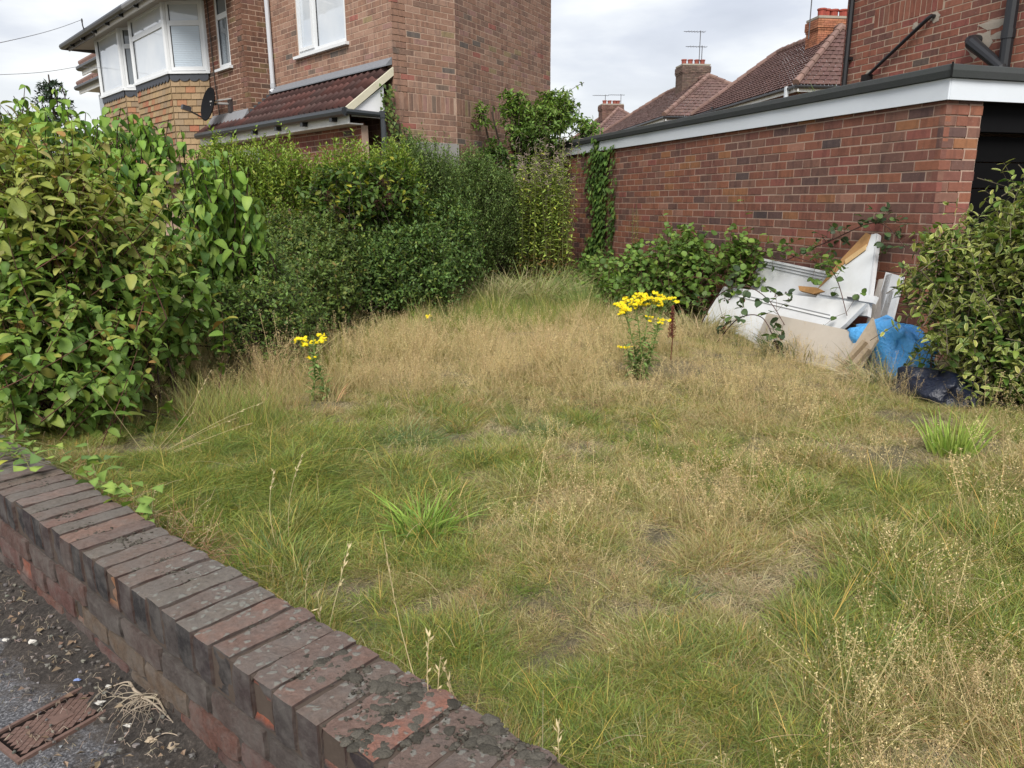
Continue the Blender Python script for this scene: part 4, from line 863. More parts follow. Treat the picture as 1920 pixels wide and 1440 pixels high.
for q in range(1100):
    u_, p_ = rt.uniform(.6, 3.2), WF - .012 - abs(rt.normal(0, .16)); c = Wp(u_, p_, .012 + .03 * max(0, 1 - (WF - p_) / .2)); k = rt.rand()
    if k < .55:
        d_ = unit(V(rt.normal(), rt.normal(), rt.normal(0, .15))); L = rt.uniform(.006, .030); m_ = c + UP * .006 + V(rt.normal(0, .003), rt.normal(0, .003), .002); deb.tube([c - d_ * L / 2, m_, c + d_ * L / 2], rt.uniform(.0004, .0011), 4, jit((0.22, 0.18, 0.14), .5, rt))
    elif k < .85: deb.blob(c, (rt.uniform(.003, .009), rt.uniform(.003, .007), rt.uniform(.002, .005)), jit((0.13, 0.12, 0.11), .5, rt), rt.randint(999), .25, 6)
    else:
        a = rt.rand() * 6.28; e1, e2 = V(math.cos(a), math.sin(a), .2), V(-math.sin(a), math.cos(a), .3); L = rt.uniform(.006, .014); deb.add([c - e1 * L, c - e2 * L * .5 + UP * .004, c + e1 * L, c + e2 * L * .5 + UP * .006], [(0, 1, 2, 3)], jit((0.18, 0.13, 0.09), .45, rt))
for q in range(350):
    c = Wp(rt.uniform(.4, 3.4), WF - rt.uniform(.1, .9), .004); deb.blob(c, (rt.uniform(.002, .006), rt.uniform(.002, .005), rt.uniform(.001, .003)), jit((0.22, 0.22, 0.23), .5, rt), rt.randint(999), .25, 6)
stuff(deb.obj('debris', M_stone))
STONES = [(82, 1180, .011, 'white stone chip on the soil nearest the far end of the low wall'), (172, 1227, .012, 'flat white stone chip touching the foot of the low wall'), (60, 1203, .010, 'pinkish round stone chip in the soil between two white chips'), (10, 1200, .007, 'small white stone chip on the asphalt close to the left edge'), (206, 1288, .010, 'white pebble at the pale root end'), (187, 1318, .009, 'rounded white pebble under the root tangle'), (282, 1387, .010, 'buff stone chip lying below the root tangle'), (325, 1398, .012, 'brown lump of stone in the soil right of the roots'), (240, 1360, .007, 'small white chip among the hanging roots')]
for k, (x, y, r_, lab) in enumerate(STONES):
    b = MB(); c = gpt(x, y, .02); col = (0.52, 0.50, 0.46) if 'white' in lab else ((0.40, 0.31, 0.27) if 'pink' in lab else (0.36, 0.29, 0.21)); b.blob(c, (r_ * 1.3, r_ * .85, r_ * .55), col, k + 5, .28, 8); tag(b.obj('stone_chip', M_stone), lab, 'stone', 'stone chips by the wall')
b = MB(); c = gpt(144, 1276, .018); b.add([c + V(-.010, -.002, 0), c + V(.009, -.004, .002), c + V(.011, .003, .001), c + V(.001, .005, .004), c + V(-.008, .004, .002)], [(0, 1, 3, 4), (1, 2, 3)], (0.16, 0.22, 0.42)); tag(b.obj('litter', M_bag), 'scrap of blue plastic wrapper on the soil above the iron cover', 'litter')
# ================================================================== VEGETATION
def leaf_shape(kind):
    """x along the leaf 0..1, y across, z up; returns verts, triangles, per-vertex tint (rgb multipliers)"""
    if kind in ('ovate', 'droop', 'varieg', 'round', 'lance'):
        st = {'ovate': [0, .12, .32, .58, .82, 1], 'droop': [0, .10, .30, .55, .80, 1], 'varieg': [0, .2, .5, .8, 1], 'round': [0, .12, .4, .75, 1], 'lance': [0, .25, .6, 1]}[kind]
        wd = {'ovate': [0, .15, .235, .21, .11, 0], 'droop': [0, .19, .27, .22, .10, 0], 'varieg': [0, .135, .175, .10, 0], 'round': [0, .28, .42, .30, 0], 'lance': [0, .11, .10, 0]}[kind]
        bend = {'ovate': .40, 'droop': .42, 'varieg': .22, 'round': .16, 'lance': .35}[kind]; fold = {'ovate': .35, 'droop': .22, 'varieg': .3, 'round': .25, 'lance': .3}[kind]
        v, c = [], []
        edge = kind == 'varieg'
        for x, w_ in zip(st, wd):
            z = -bend * x * x
            row = [(-1, w_), (0, 0), (1, w_)] if not edge else [(-1, w_), (-.62, w_ * .62), (0, 0), (.62, w_ * .62), (1, w_)]
            for s_, ww in row:
                v.append((x * (1 - .25 * bend * x), math.copysign(ww, s_) if s_ else 0, z + fold * ww))
                if edge: c.append((2.5, 2.15, 4.6) if abs(s_) == 1 else (1, 1, 1))
                else: c.append((1.22, 1.16, 1.1) if s_ == 0 else (1, 1, 1))
        n = 5 if edge else 3; f = []
        for i in range(len(st) - 1):
            for j in range(n - 1):
                a = i * n + j; f += [(a, a + 1, a + n + 1), (a, a + n + 1, a + n)]
        return np.array(v, float), np.array(f), np.array(c, float)
    if kind == 'small':
        v = [(0, 0, 0), (.5, -.26, .07), (1, 0, -.10), (.5, .26, .07), (.5, 0, 0)]
        return np.array(v, float), np.array([(0, 1, 4), (1, 2, 4), (2, 3, 4), (3, 0, 4)]), np.array([(1, 1, 1)] * 4 + [(1.15, 1.1, 1.0)], float)
    if kind == 'narrow':
        v = [(0, 0, 0), (.45, -.17, .03), (1, 0, -.22), (.45, .17, .03)]
        return np.array(v, float), np.array([(0, 1, 3), (1, 2, 3)]), np.ones((4, 3))
    if kind == 'ivy':
        v = [(0, 0, 0), (.12, -.42, .02), (.45, -.28, .03), (1, 0, -.08), (.45, .28, .03), (.12, .42, .02), (.35, 0, .0)]
        return np.array(v, float), np.array([(0, 1, 6), (1, 2, 6), (2, 3, 6), (3, 4, 6), (4, 5, 6), (5, 0, 6)]), np.array([(1, 1, 1)] * 6 + [(1.3, 1.25, 1.2)], float)
LEAF = {k: leaf_shape(k) for k in ('ovate', 'droop', 'varieg', 'round', 'lance', 'small', 'narrow', 'ivy')}
def norm_rows(a): return a / (np.linalg.norm(a, axis=1, keepdims=True) + 1e-9)
def foliage(parent, kind, P, D, U, size, cols, mat, n_ind=0, name='leaf', stuffname='leaves', min_px=7.5):
    """P positions, D leaf directions, U rough up vectors; the n_ind leaves that show largest become objects"""
    T, F, TC = LEAF[kind]; X = norm_rows(D); Zv = norm_rows(U - X * np.sum(U * X, 1, keepdims=True)); Y = np.cross(Zv, X)
    sel = np.zeros(len(P), bool)
    if n_ind:
        pr = project(P + X * size[:, None] * .5); px_ = FPX * size / np.maximum(pr[:, 2], .2) * .75
        inf = (pr[:, 0] > 0) & (pr[:, 0] < 1920) & (pr[:, 1] > 0) & (pr[:, 1] < 1440) & (pr[:, 2] > .2)
        cell = np.where(inf, (pr[:, 0] // 9).astype(int) * 1000 + (pr[:, 1] // 9).astype(int), -1); order = np.argsort(pr[:, 2]); seen = set(); vis = []
        for i in order:
            if cell[i] >= 0 and cell[i] not in seen: seen.add(cell[i]); vis.append(i)
        vis = [i for i in sorted(vis, key=lambda i: -px_[i]) if px_[i] >= min_px][:n_ind]
        sel[vis] = True
        K = 7; kc = cols[vis] if len(vis) else cols[:1]
        lum = kc.sum(1); qs = np.argsort(np.argsort(lum)) * K // max(1, len(vis)); ms = []
        for k in range(K):
            g_ = kc[qs == k]; c = g_.mean(0) if len(g_) else kc.mean(0); ms.append(mesh_np(name, T, F, np.clip(TC * c, 0, 1), mat, True))
        for q, i in enumerate(vis):
            s_ = size[i]
            obj(name, ms[qs[q]], parent, Matrix([[X[i, k] * s_, Y[i, k] * s_, Zv[i, k] * s_, P[i, k]] for k in range(3)] + [[0, 0, 0, 1]]))
    r_ = np.where(~sel)[0]
    if len(r_):
        sz = size[r_][:, None, None]; vt = P[r_][:, None] + sz * (T[None, :, 0:1] * X[r_][:, None] + T[None, :, 1:2] * Y[r_][:, None] + T[None, :, 2:3] * Zv[r_][:, None])
        fs = (F[None] + (np.arange(len(r_)) * len(T))[:, None, None]).reshape(-1, 3); cc = np.clip(TC[None] * cols[r_][:, None], 0, 1).reshape(-1, 3)
        stuff(obj(stuffname, mesh_np(stuffname, vt.reshape(-1, 3), fs, cc, mat, True), parent))
def tubes_np(paths, r0, r1, n=4):
    """paths (m,k,3) -> verts, quads"""
    m_, k, _ = paths.shape; d = np.gradient(paths, axis=1); d = d / (np.linalg.norm(d, axis=2, keepdims=True) + 1e-9)
    a = np.cross(d, V(.3, .2, .93)); bad = np.linalg.norm(a, axis=2, keepdims=True) < .05; a = np.where(bad, np.cross(d, V(1, 0, 0)), a); a /= np.linalg.norm(a, axis=2, keepdims=True); b_ = np.cross(d, a)
    q = np.linspace(0, 1, k)[None, :, None]; r0 = np.broadcast_to(np.asarray(r0, float).reshape(-1, 1, 1), (m_, 1, 1)); r1 = np.broadcast_to(np.asarray(r1, float).reshape(-1, 1, 1), (m_, 1, 1)); rad = r0 * (1 - q) + r1 * q
    vs_ = np.stack([paths + rad * (math.cos(t_) * a + math.sin(t_) * b_) for t_ in np.arange(n) * 2 * math.pi / n], 2).reshape(-1, 3)
    base = (np.arange(m_)[:, None, None] * k + np.arange(k - 1)[None, :, None]) * n; j = np.arange(n)[None, None]
    f = np.stack([base + j, base + (j + 1) % n, base + n + (j + 1) % n, base + n + j], -1).reshape(-1, 4)
    return vs_, f
def stems(parent, paths, r0, r1, col, name='stems', n=4, mat=None, var=.2, rr=rs):
    vs_, f = tubes_np(paths, r0, r1, n); k = paths.shape[1] * n
    c = np.repeat(np.clip(np.asarray(col) * (1 + rr.uniform(-var, var, (len(paths), 1))), 0, 1), k, 0)
    return stuff(obj(name, mesh_np(name, vs_, f, c, mat or M_bark, True), parent))
def shoots(rr, lobes, n, L, up=.5, jitter=.3, k=8, zmin=.05, front=0.0, inward=(.75, 1.05), droop=.15, flat=0.0):
    """n curved shoots growing out of the skin of ellipsoidal lobes [(centre, radii)]"""
    areas = np.array([np.prod(l[1]) ** (2 / 3) for l in lobes]); pick = rr.choice(len(lobes), n, p=areas / areas.sum())
    C = np.array([l[0] for l in lobes], float)[pick]; Rr = np.array([l[1] for l in lobes], float)[pick]
    v = norm_rows(rr.normal(size=(n, 3))); v[:, 2] = np.where(v[:, 2] < -.55, -v[:, 2], v[:, 2])
    if front:
        tc_ = norm_rows(CAM - C); flip = (np.sum(v * tc_, 1) < -.2) & (rr.rand(n) < front); v[flip] = norm_rows(v[flip] - 2 * np.sum(v[flip] * tc_[flip], 1, keepdims=True) * tc_[flip])
    rad = rr.uniform(inward[0], inward[1], (n, 1)); tip = C + v * Rr * rad
    dirn = norm_rows(v * (1 - up) + UP * up + rr.normal(0, jitter, (n, 3))); Ls = (L * rr.uniform(.6, 1.25, n))[:, None]
    t_ = np.linspace(0, 1, k)[None, :, None]; start = tip - dirn * Ls; side = norm_rows(np.cross(dirn, rr.normal(size=(n, 3))))
    paths = start[:, None] + dirn[:, None] * (Ls[:, None] * t_) + side[:, None] * (Ls[:, None] * .12 * np.sin(t_ * 2)) - UP * (Ls[:, None] * droop * t_ ** 2)
    paths[..., 2] = np.maximum(paths[..., 2], zmin)
    return paths, dirn
def leaves_on(rr, paths, per, t0=.15, pairs=True, spread=1.0, fwd=.35, up=.25, jit_=.25):
    """leaf positions / directions / ups along shoots, opposite or alternate"""
    m_, k, _ = paths.shape; out = []
    for i in range(per):
        t_ = t0 + (1 - t0) * (i + rr.uniform(-.25, .25, m_)) / max(1, per - 1); t_ = np.clip(t_, 0, .999); x = t_ * (k - 1); a = x.astype(int); fr_ = (x - a)[:, None]
        p = paths[np.arange(m_), a] * (1 - fr_) + paths[np.arange(m_), np.minimum(a + 1, k - 1)] * fr_; d = norm_rows(paths[np.arange(m_), np.minimum(a + 1, k - 1)] - paths[np.arange(m_), np.maximum(a - 1, 0)])
        e1 = norm_rows(np.cross(d, V(.21, .13, .97))); e2 = np.cross(d, e1); ph = (i * (math.pi / 2 if pairs else 2.4) + np.arange(m_) * 1.7 + rr.normal(0, .3, m_))[:, None]
        for s_ in ((1, -1) if pairs else (1,)):
            o_ = s_ * (np.cos(ph) * e1 + np.sin(ph) * e2); D = norm_rows(o_ * spread + d * fwd + UP * up + rr.normal(0, jit_, (m_, 3)))
            U = norm_rows(UP * 1.0 + d * .5 + rr.normal(0, .35, (m_, 3))); out.append((p, D, U, t_))
    return [np.concatenate([o[i] for o in out]) for i in range(4)]
def mixcol(rr, n, pal, wts, var=.20):
    c = np.array(pal)[rr.choice(len(pal), n, p=np.array(wts) / sum(wts))]; return np.clip(c * (1 + rr.uniform(-var, var, (n, 1))) * (1 + rr.uniform(-.06, .06, (n, 3))), 0, 1)
def main_stems(parent, rr, base, spread, tips, r0, r1, col, name='stem', each=True, k=7):
    n = len(tips); b0 = np.asarray(base, float) + np.concatenate([rr.normal(0, spread, (n, 2)), np.zeros((n, 1))], 1); t_ = np.linspace(0, 1, k)[None, :, None]
    mid = (b0 + tips) / 2 + rr.normal(0, .06, (n, 3)) + UP * .08; P_ = b0[:, None] * (1 - t_) ** 2 + 2 * mid[:, None] * t_ * (1 - t_) + tips[:, None] * t_ ** 2
    for i in range(n):
        vs_, f = tubes_np(P_[i:i + 1], r0 * rr.uniform(.7, 1.2), r1, 6); obj(name, mesh_np(name, vs_, f, jit(col, .2, rr), M_bark, True), parent)
def twigs_to(rr, base, spread, paths, n, k=6):
    idx = rr.choice(len(paths), min(n, len(paths)), replace=False); tip = paths[idx, 0]; b0 = np.asarray(base) + np.concatenate([rr.normal(0, spread, (len(idx), 2)), np.zeros((len(idx), 1))], 1); t_ = np.linspace(0, 1, k)[None, :, None]
    mid = (b0 + tip) / 2 + UP * .1; return b0[:, None] * (1 - t_) ** 2 + 2 * mid[:, None] * t_ * (1 - t_) + tip[:, None] * t_ ** 2

# ---- big dogwood-like bush on the left
r_ = np.random.RandomState(101); bs = V(-2.55, 4.25, .05)
t = thing('dogwood_bush', 'big bush with olive and bronze tinted leaves at the left above the low wall', 'bush', bs)
lob = [(V(-2.78, 4.3, .86), V(1.0, .82, .90)), (V(-2.28, 4.4, .70), V(.42, .5, .50)), (V(-2.35, 3.75, .45), V(.55, .42, .42)), (V(-3.1, 4.0, 1.0), V(.75, .7, .78))]
ps, _ = shoots(r_, lob, 640, .55, .48, .28, front=.7, droop=.05, inward=(.72, 1.06))
P, D, U, tt = leaves_on(r_, ps, 6, .25, True, 1.0, .3, -.12, .22)
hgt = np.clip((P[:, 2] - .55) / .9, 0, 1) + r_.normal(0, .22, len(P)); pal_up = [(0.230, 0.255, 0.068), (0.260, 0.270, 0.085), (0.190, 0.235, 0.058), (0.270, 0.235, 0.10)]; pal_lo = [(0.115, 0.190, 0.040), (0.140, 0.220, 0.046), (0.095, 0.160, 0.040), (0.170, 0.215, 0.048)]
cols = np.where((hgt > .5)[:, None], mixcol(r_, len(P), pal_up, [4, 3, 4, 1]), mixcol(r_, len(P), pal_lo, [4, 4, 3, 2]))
odd = r_.rand(len(P)); cols[odd < .02] = (0.26, 0.15, 0.05); cols[(odd > .02) & (odd < .045)] = (0.27, 0.25, 0.06)
sz = r_.uniform(.07, .125, len(P)) * np.where(tt > .85, .62, 1)
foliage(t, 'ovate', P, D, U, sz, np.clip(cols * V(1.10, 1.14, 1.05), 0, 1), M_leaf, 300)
stems(t, ps, .0035, .0014, (0.085, 0.042, 0.028), rr=r_); stems(t, twigs_to(r_, bs, .22, ps, 120), .007, .003, (0.075, 0.050, 0.036), 'branches', 5, rr=r_)
main_stems(t, r_, bs, .16, np.array([l[0] for l in lob] + [V(-2.2, 4.0, .8), V(-2.9, 4.5, 1.2)]), .02, .008, (0.07, 0.05, 0.04))

# ---- lime green shrub with hanging leaves behind it
r_ = np.random.RandomState(102); bs = V(-3.0, 5.7, .05)
t = thing('lime_leaf_shrub', 'tall bright green shrub with large drooping leaves standing behind the bronze bush', 'shrub', bs)
lob = [(V(-3.35, 5.5, 1.32), V(.8, .6, .72)), (V(-2.62, 5.5, 1.20), V(.60, .5, .66)), (V(-2.10, 5.40, 1.02), V(.30, .38, .62)), (V(-4.0, 5.7, 1.4), V(.6, .5, .62))]
ps, _ = shoots(r_, lob, 400, .50, .78, .16, front=.6, droop=.0, inward=(.8, 1.06))
P, D, U, tt = leaves_on(r_, ps, 6, .1, True, .9, .1, -.75, .22)
cols = mixcol(r_, len(P), [(0.155, 0.265, 0.045), (0.19, 0.31, 0.055), (0.12, 0.225, 0.048), (0.22, 0.32, 0.065), (0.095, 0.185, 0.055)], [4, 4, 3, 2, 2], .15)
foliage(t, 'droop', P, D, U, r_.uniform(.085, .14, len(P)) * np.where(tt > .9, .6, 1), cols, M_leaf, 300)
stems(t, ps, .005, .0025, (0.050, 0.030, 0.022), rr=r_); main_stems(t, r_, bs, .3, ps[r_.choice(len(ps), 40), 0], .012, .006, (0.05, 0.035, 0.028))

def hedge(name, label, cat, seed, lobes, n, L, per, size, pal, wts, kind='small', up=.4, jitter=.35, droop=.1, stemc=(0.05, 0.04, 0.03), pairs=True, front=.8, inward=(.6, 1.05), dark=True, spread=1.0, fwd=.35, lup=.2, mat=None, group=None, nbr=60, base=None, sr=(.0018, .0008), n_ind=0, leafname='leaf'):
    rr = np.random.RandomState(seed); c = np.mean([l[0] for l in lobes], 0); bs = V(c[0], c[1], .05) if base is None else base
    t = thing(name, label, cat, bs, group)
    ps, _ = shoots(rr, lobes, n, L, up, jitter, k=5, front=front, inward=inward, droop=droop)
    ps2, _ = shoots(rr, lobes, max(6, int(n * .07)), L * 1.5, .8, .25, k=5, front=front, inward=(1.02, 1.20), droop=.05); ps = np.concatenate([ps, ps2])
    P, D, U, tt = leaves_on(rr, ps, per, .1, pairs, spread, fwd, lup, .3)
    foliage(t, kind, P, D, U, rr.uniform(size[0], size[1], len(P)), mixcol(rr, len(P), pal, wts), mat or M_leaf, n_ind, leafname)
    stems(t, ps, sr[0], sr[1], stemc, n=3, rr=rr)
    if nbr:
        idx = rr.choice(len(ps), min(nbr, len(ps)), replace=False); tip = ps[idx, 0]; lb = np.array([l[0] for l in lobes])
        near = lb[np.argmin(np.linalg.norm(tip[:, None] - lb[None], axis=2), 1)].copy(); near[:, 2] = .04; near[:, :2] += rr.normal(0, .12, (len(idx), 2)); q = np.linspace(0, 1, 6)[None, :, None]
        stems(t, near[:, None] * (1 - q) + tip[:, None] * q + UP * .1 * np.sin(q * 3.14), .012, .004, (0.045, 0.036, 0.03), 'branches', 5, rr=rr)
    return t, rr, ps
DK = [(0.092, 0.165, 0.044), (0.115, 0.195, 0.050), (0.076, 0.135, 0.042), (0.15, 0.22, 0.052), (0.19, 0.24, 0.052)]
# dark privet hedge along the far boundary, two bushes
hedge('privet_bush', 'dark green privet bush with small glossy leaves right of the yellow leaved elder', 'bush', 111,
      [(V(-1.15, 7.9, .58), V(.62, .55, .60)), (V(-.85, 8.8, .70), V(.52, .6, .72)), (V(-1.45, 7.5, .52), V(.5, .42, .52)), (V(-.72, 9.6, .8), V(.42, .6, .82))], 2500, .30, 8, (.030, .058), DK, [4, 4, 3, 2, 1], up=.22, droop=.2)
hedge('privet_bush', 'dark bush of mixed small leaves between the bronze bush and the lone ragwort', 'bush', 112,
      [(V(-1.95, 6.9, .55), V(.5, .45, .56)), (V(-1.75, 6.4, .45), V(.38, .35, .45)), (V(-1.85, 7.3, .62), V(.5, .5, .60)), (V(-2.3, 7.2, .62), V(.5, .4, .62))], 1800, .28, 8, (.026, .052), [(0.105, 0.165, 0.040), (0.135, 0.20, 0.048), (0.085, 0.135, 0.040), (0.18, 0.215, 0.05), (0.20, 0.165, 0.05)], [4, 4, 3, 2, .6], up=.2, droop=.25)
hedge('bright_hedge', 'bright yellow green feathery shrub rising above the dark hedge below the lean-to roof', 'shrub', 113,
      [(V(-2.45, 7.9, 1.02), V(.6, .5, .88)), (V(-1.75, 8.2, 1.04), V(.55, .5, .86)), (V(-2.9, 7.7, 1.0), V(.45, .45, .9)), (V(-1.35, 8.5, 1.10), V(.4, .4, .82))], 2600, .40, 12, (.036, .064), [(0.225, 0.32, 0.05), (0.265, 0.345, 0.058), (0.175, 0.265, 0.046), (0.32, 0.34, 0.066)], [4, 3, 3, 1], kind='narrow', up=.75, jitter=.2, droop=.0, fwd=.8, lup=.3)
hedge('sage_shrub', 'tall grey green fine leaved shrub in front of the house corner', 'shrub', 114,
      [(V(-1.05, 9.0, 1.15), V(.55, .5, .85)), (V(-.55, 9.8, 1.12), V(.5, .5, .82)), (V(-.15, 10.3, 1.0), V(.35, .4, .75))], 2500, .38, 12, (.030, .052), [(0.145, 0.22, 0.066), (0.175, 0.25, 0.074), (0.115, 0.18, 0.060), (0.205, 0.27, 0.07)], [4, 3, 3, 1], kind='narrow', up=.7, jitter=.22, droop=.0, fwd=.7, lup=.3, mat=M_leafm)
hedge('rose_bush', 'small light green bush at the foot of the bronze bush on its right', 'bush', 115,
      [(V(-1.78, 5.15, .42), V(.42, .40, .42)), (V(-1.95, 5.6, .60), V(.40, .38, .50)), (V(-1.75, 5.8, .35), V(.32, .3, .35))], 800, .24, 6, (.022, .042), [(0.115, 0.185, 0.044), (0.15, 0.225, 0.05), (0.09, 0.15, 0.042), (0.19, 0.19, 0.05)], [4, 3, 3, 1], up=.3, droop=.2)
# elder growing out of the hedge, with yellowing leaves and dark berry heads
t, rr, ps = hedge('elder_bush', 'scrambling elder with yellowing leaves and dark berry heads in the middle of the hedge', 'bush', 116,
      [(V(-1.75, 7.55, 1.28), V(.42, .3, .38)), (V(-1.30, 7.9, 1.35), V(.45, .3, .40))], 190, .30, 4, (.055, .10), [(0.060, 0.115, 0.024), (0.085, 0.14, 0.028), (0.30, 0.30, 0.035), (0.20, 0.23, 0.035)], [5, 4, .5, .9], kind='ovate', up=.35, nbr=25, sr=(.004, .002), n_ind=120)
for q, (x, y, z) in enumerate(((-1.74, 7.2, 1.30), (-1.69, 7.2, 1.18), (-1.26, 7.5, 1.42), (-1.20, 7.5, 1.28), (-1.32, 7.5, 1.22))):
    b = MB()
    for k in range(45):
        p = V(x, y, z) + V(rr.normal(0, .05), rr.normal(0, .02), rr.normal(0, .03)); b.blob(p, (.006,) * 3, (0.05, 0.020, 0.018), k, .05, 5)
        if k % 4 == 0: b.tube([V(x, y, z + .06), p], .0012, 3, (0.12, 0.05, 0.04))
    b.obj('berry_head', M_leafm, t)
# ---- young tree against the rear side wall
r_ = np.random.RandomState(121); bs = V(.25, 11.9, .05)
t = thing('elder_tree', 'tall green young tree with arching sprays against the side of the brown house', 'tree', bs)
lob = [(V(.15, 12.6, 1.9), V(.75, .6, .62)), (V(.62, 12.6, 1.75), V(.65, .55, .62)), (V(.1, 12.6, 2.65), V(.32, .3, .40)), (V(.72, 12.6, 2.62), V(.42, .35, .48)), (V(-.5, 12.6, 2.65), V(.16, .15, .28)), (V(1.22, 12.5, 2.45), V(.25, .25, .2)), (V(-.22, 11.0, 1.72), V(.36, .3, .50)), (V(-.40, 11.0, 2.50), V(.11, .1, .26)), (V(.06, 11.3, 2.45), V(.24, .24, .46)), (V(.45, 11.6, 2.35), V(.32, .3, .48)), (V(.75, 11.8, 2.55), V(.2, .2, .42))]
ps, _ = shoots(r_, lob, 900, .40, .40, .35, front=.5, droop=.30); P, D, U, tt = leaves_on(r_, ps, 7, .1, True, .9, .4, .05, .25)
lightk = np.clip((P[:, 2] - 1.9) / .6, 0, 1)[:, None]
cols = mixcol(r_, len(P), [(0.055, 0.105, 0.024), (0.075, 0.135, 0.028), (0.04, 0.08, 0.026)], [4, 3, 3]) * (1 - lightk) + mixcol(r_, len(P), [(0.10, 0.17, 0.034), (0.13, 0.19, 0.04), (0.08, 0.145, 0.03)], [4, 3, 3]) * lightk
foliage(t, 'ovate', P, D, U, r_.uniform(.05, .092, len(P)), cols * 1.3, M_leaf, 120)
stems(t, ps, .006, .002, (0.07, 0.055, 0.04), rr=r_); tips = np.array([l[0] for l in lob]); main_stems(t, r_, bs, .06, np.concatenate([tips, tips + r_.normal(0, .15, tips.shape)]), .03, .012, (0.08, 0.065, 0.05), 'trunk')

# ---- willowherb stand and smaller clumps
def herb(name, label, cat, seed, spots, hrange, lean, leafc, top, leafsize=(.07, .13), group=None, dead=.12):
    rr = np.random.RandomState(seed); sp = np.array(spots, float); bs = np.append(sp.mean(0), .05); t = thing(name, label, cat, bs, group); n = len(sp); k = 8
    h = rr.uniform(hrange[0], hrange[1], n)[:, None, None]; q = np.linspace(0, 1, k)[None, :, None]; ln = rr.normal(0, lean, (n, 1, 2))
    P_ = np.concatenate([np.repeat(sp[:, None], k, 1) + ln * q ** 1.6, .03 + h * q], 2); stems(t, P_, .006, .002, (0.12, 0.13, 0.045), 'stalks', 5, rr=rr)
    P, D, U, tt = leaves_on(rr, P_, 80, .08, False, 1.0, .3, -.15, .3); keep = tt < .94
    c = mixcol(rr, len(P), leafc, [4, 4, 2, 1]); low = (tt < .3) & (rr.rand(len(P)) < .6); c[low] = mixcol(rr, low.sum(), [(0.24, 0.17, 0.06), (0.20, 0.20, 0.05), (0.16, 0.09, 0.045)], [3, 3, 2])
    foliage(t, 'lance', P[keep], D[keep], U[keep], (rr.uniform(leafsize[0], leafsize[1], len(P)) * (1.15 - .38 * tt))[keep], c[keep], M_leafm)
    if top:      # wispy seed heads
        m_ = 13; sel = np.repeat(np.arange(n), m_); s_ = rr.uniform(.80, 1.0, len(sel)); x = s_ * (k - 1); a = np.minimum(x.astype(int), k - 2); fr_ = (x - a)[:, None]; b0 = P_[sel, a] * (1 - fr_) + P_[sel, a + 1] * fr_
        e = b0 + norm_rows(rr.normal(size=(len(sel), 3)) * V(1, 1, .3) + UP * .6) * rr.uniform(.03, .085, (len(sel), 1)); stems(t, np.stack([b0, (b0 + e) / 2 + UP * .006, e], 1), .0016, .0030, top, 'seed_head', 3, M_straw, .3, rr)
    return t
rq = np.random.RandomState(8)
WG = [(0.24, 0.33, 0.07), (0.28, 0.36, 0.076), (0.19, 0.27, 0.066), (0.37, 0.39, 0.075)]
herb('willowherb', 'tall pale green willowherb clump with pinkish seed tops beside the brick wall', 'plant', 131, np.stack([rq.uniform(-.02, .80, 84), rq.uniform(10.0, 11.0, 84)], 1), (1.4, 2.1), .10, WG, (0.44, 0.34, 0.31))
herb('willowherb', 'brown topped dusky willowherb between the privet hedge and the taller pale clump', 'plant', 132, np.stack([rq.uniform(-.38, -.03, 40), rq.uniform(10.4, 11.2, 40)], 1), (1.3, 1.7), .06, [(0.075, 0.105, 0.04), (0.09, 0.12, 0.045), (0.06, 0.085, 0.035), (0.13, 0.12, 0.06)], (0.32, 0.25, 0.235))
herb('willowherb', 'fresh green willowherb stalks standing close to the dark privet bush', 'plant', 133, np.stack([rq.uniform(-.62, -.25, 26), rq.uniform(9.5, 9.9, 26)], 1), (1.0, 1.45), .05, [(0.095, 0.165, 0.032), (0.12, 0.195, 0.038), (0.075, 0.135, 0.03), (0.15, 0.20, 0.04)], None)
herb('yellow_stalk', 'single yellowing stalk of weed against the brick wall right of the ivy', 'plant', 134, [(1.58, 9.55), (1.60, 9.52), (1.56, 9.57)], (.95, 1.25), .02, [(0.24, 0.20, 0.06), (0.20, 0.21, 0.06), (0.28, 0.22, 0.07), (0.16, 0.17, 0.05)], None, (.04, .06))
herb('green_stalk', 'short pale green leafy stalk in front of the ivy foot', 'plant', 135, [(1.20, 10.0), (1.22, 9.98)], (.55, .7), .03, [(0.15, 0.20, 0.05), (0.17, 0.22, 0.06), (0.12, 0.18, 0.045), (0.2, 0.23, 0.06)], None, (.06, .09))

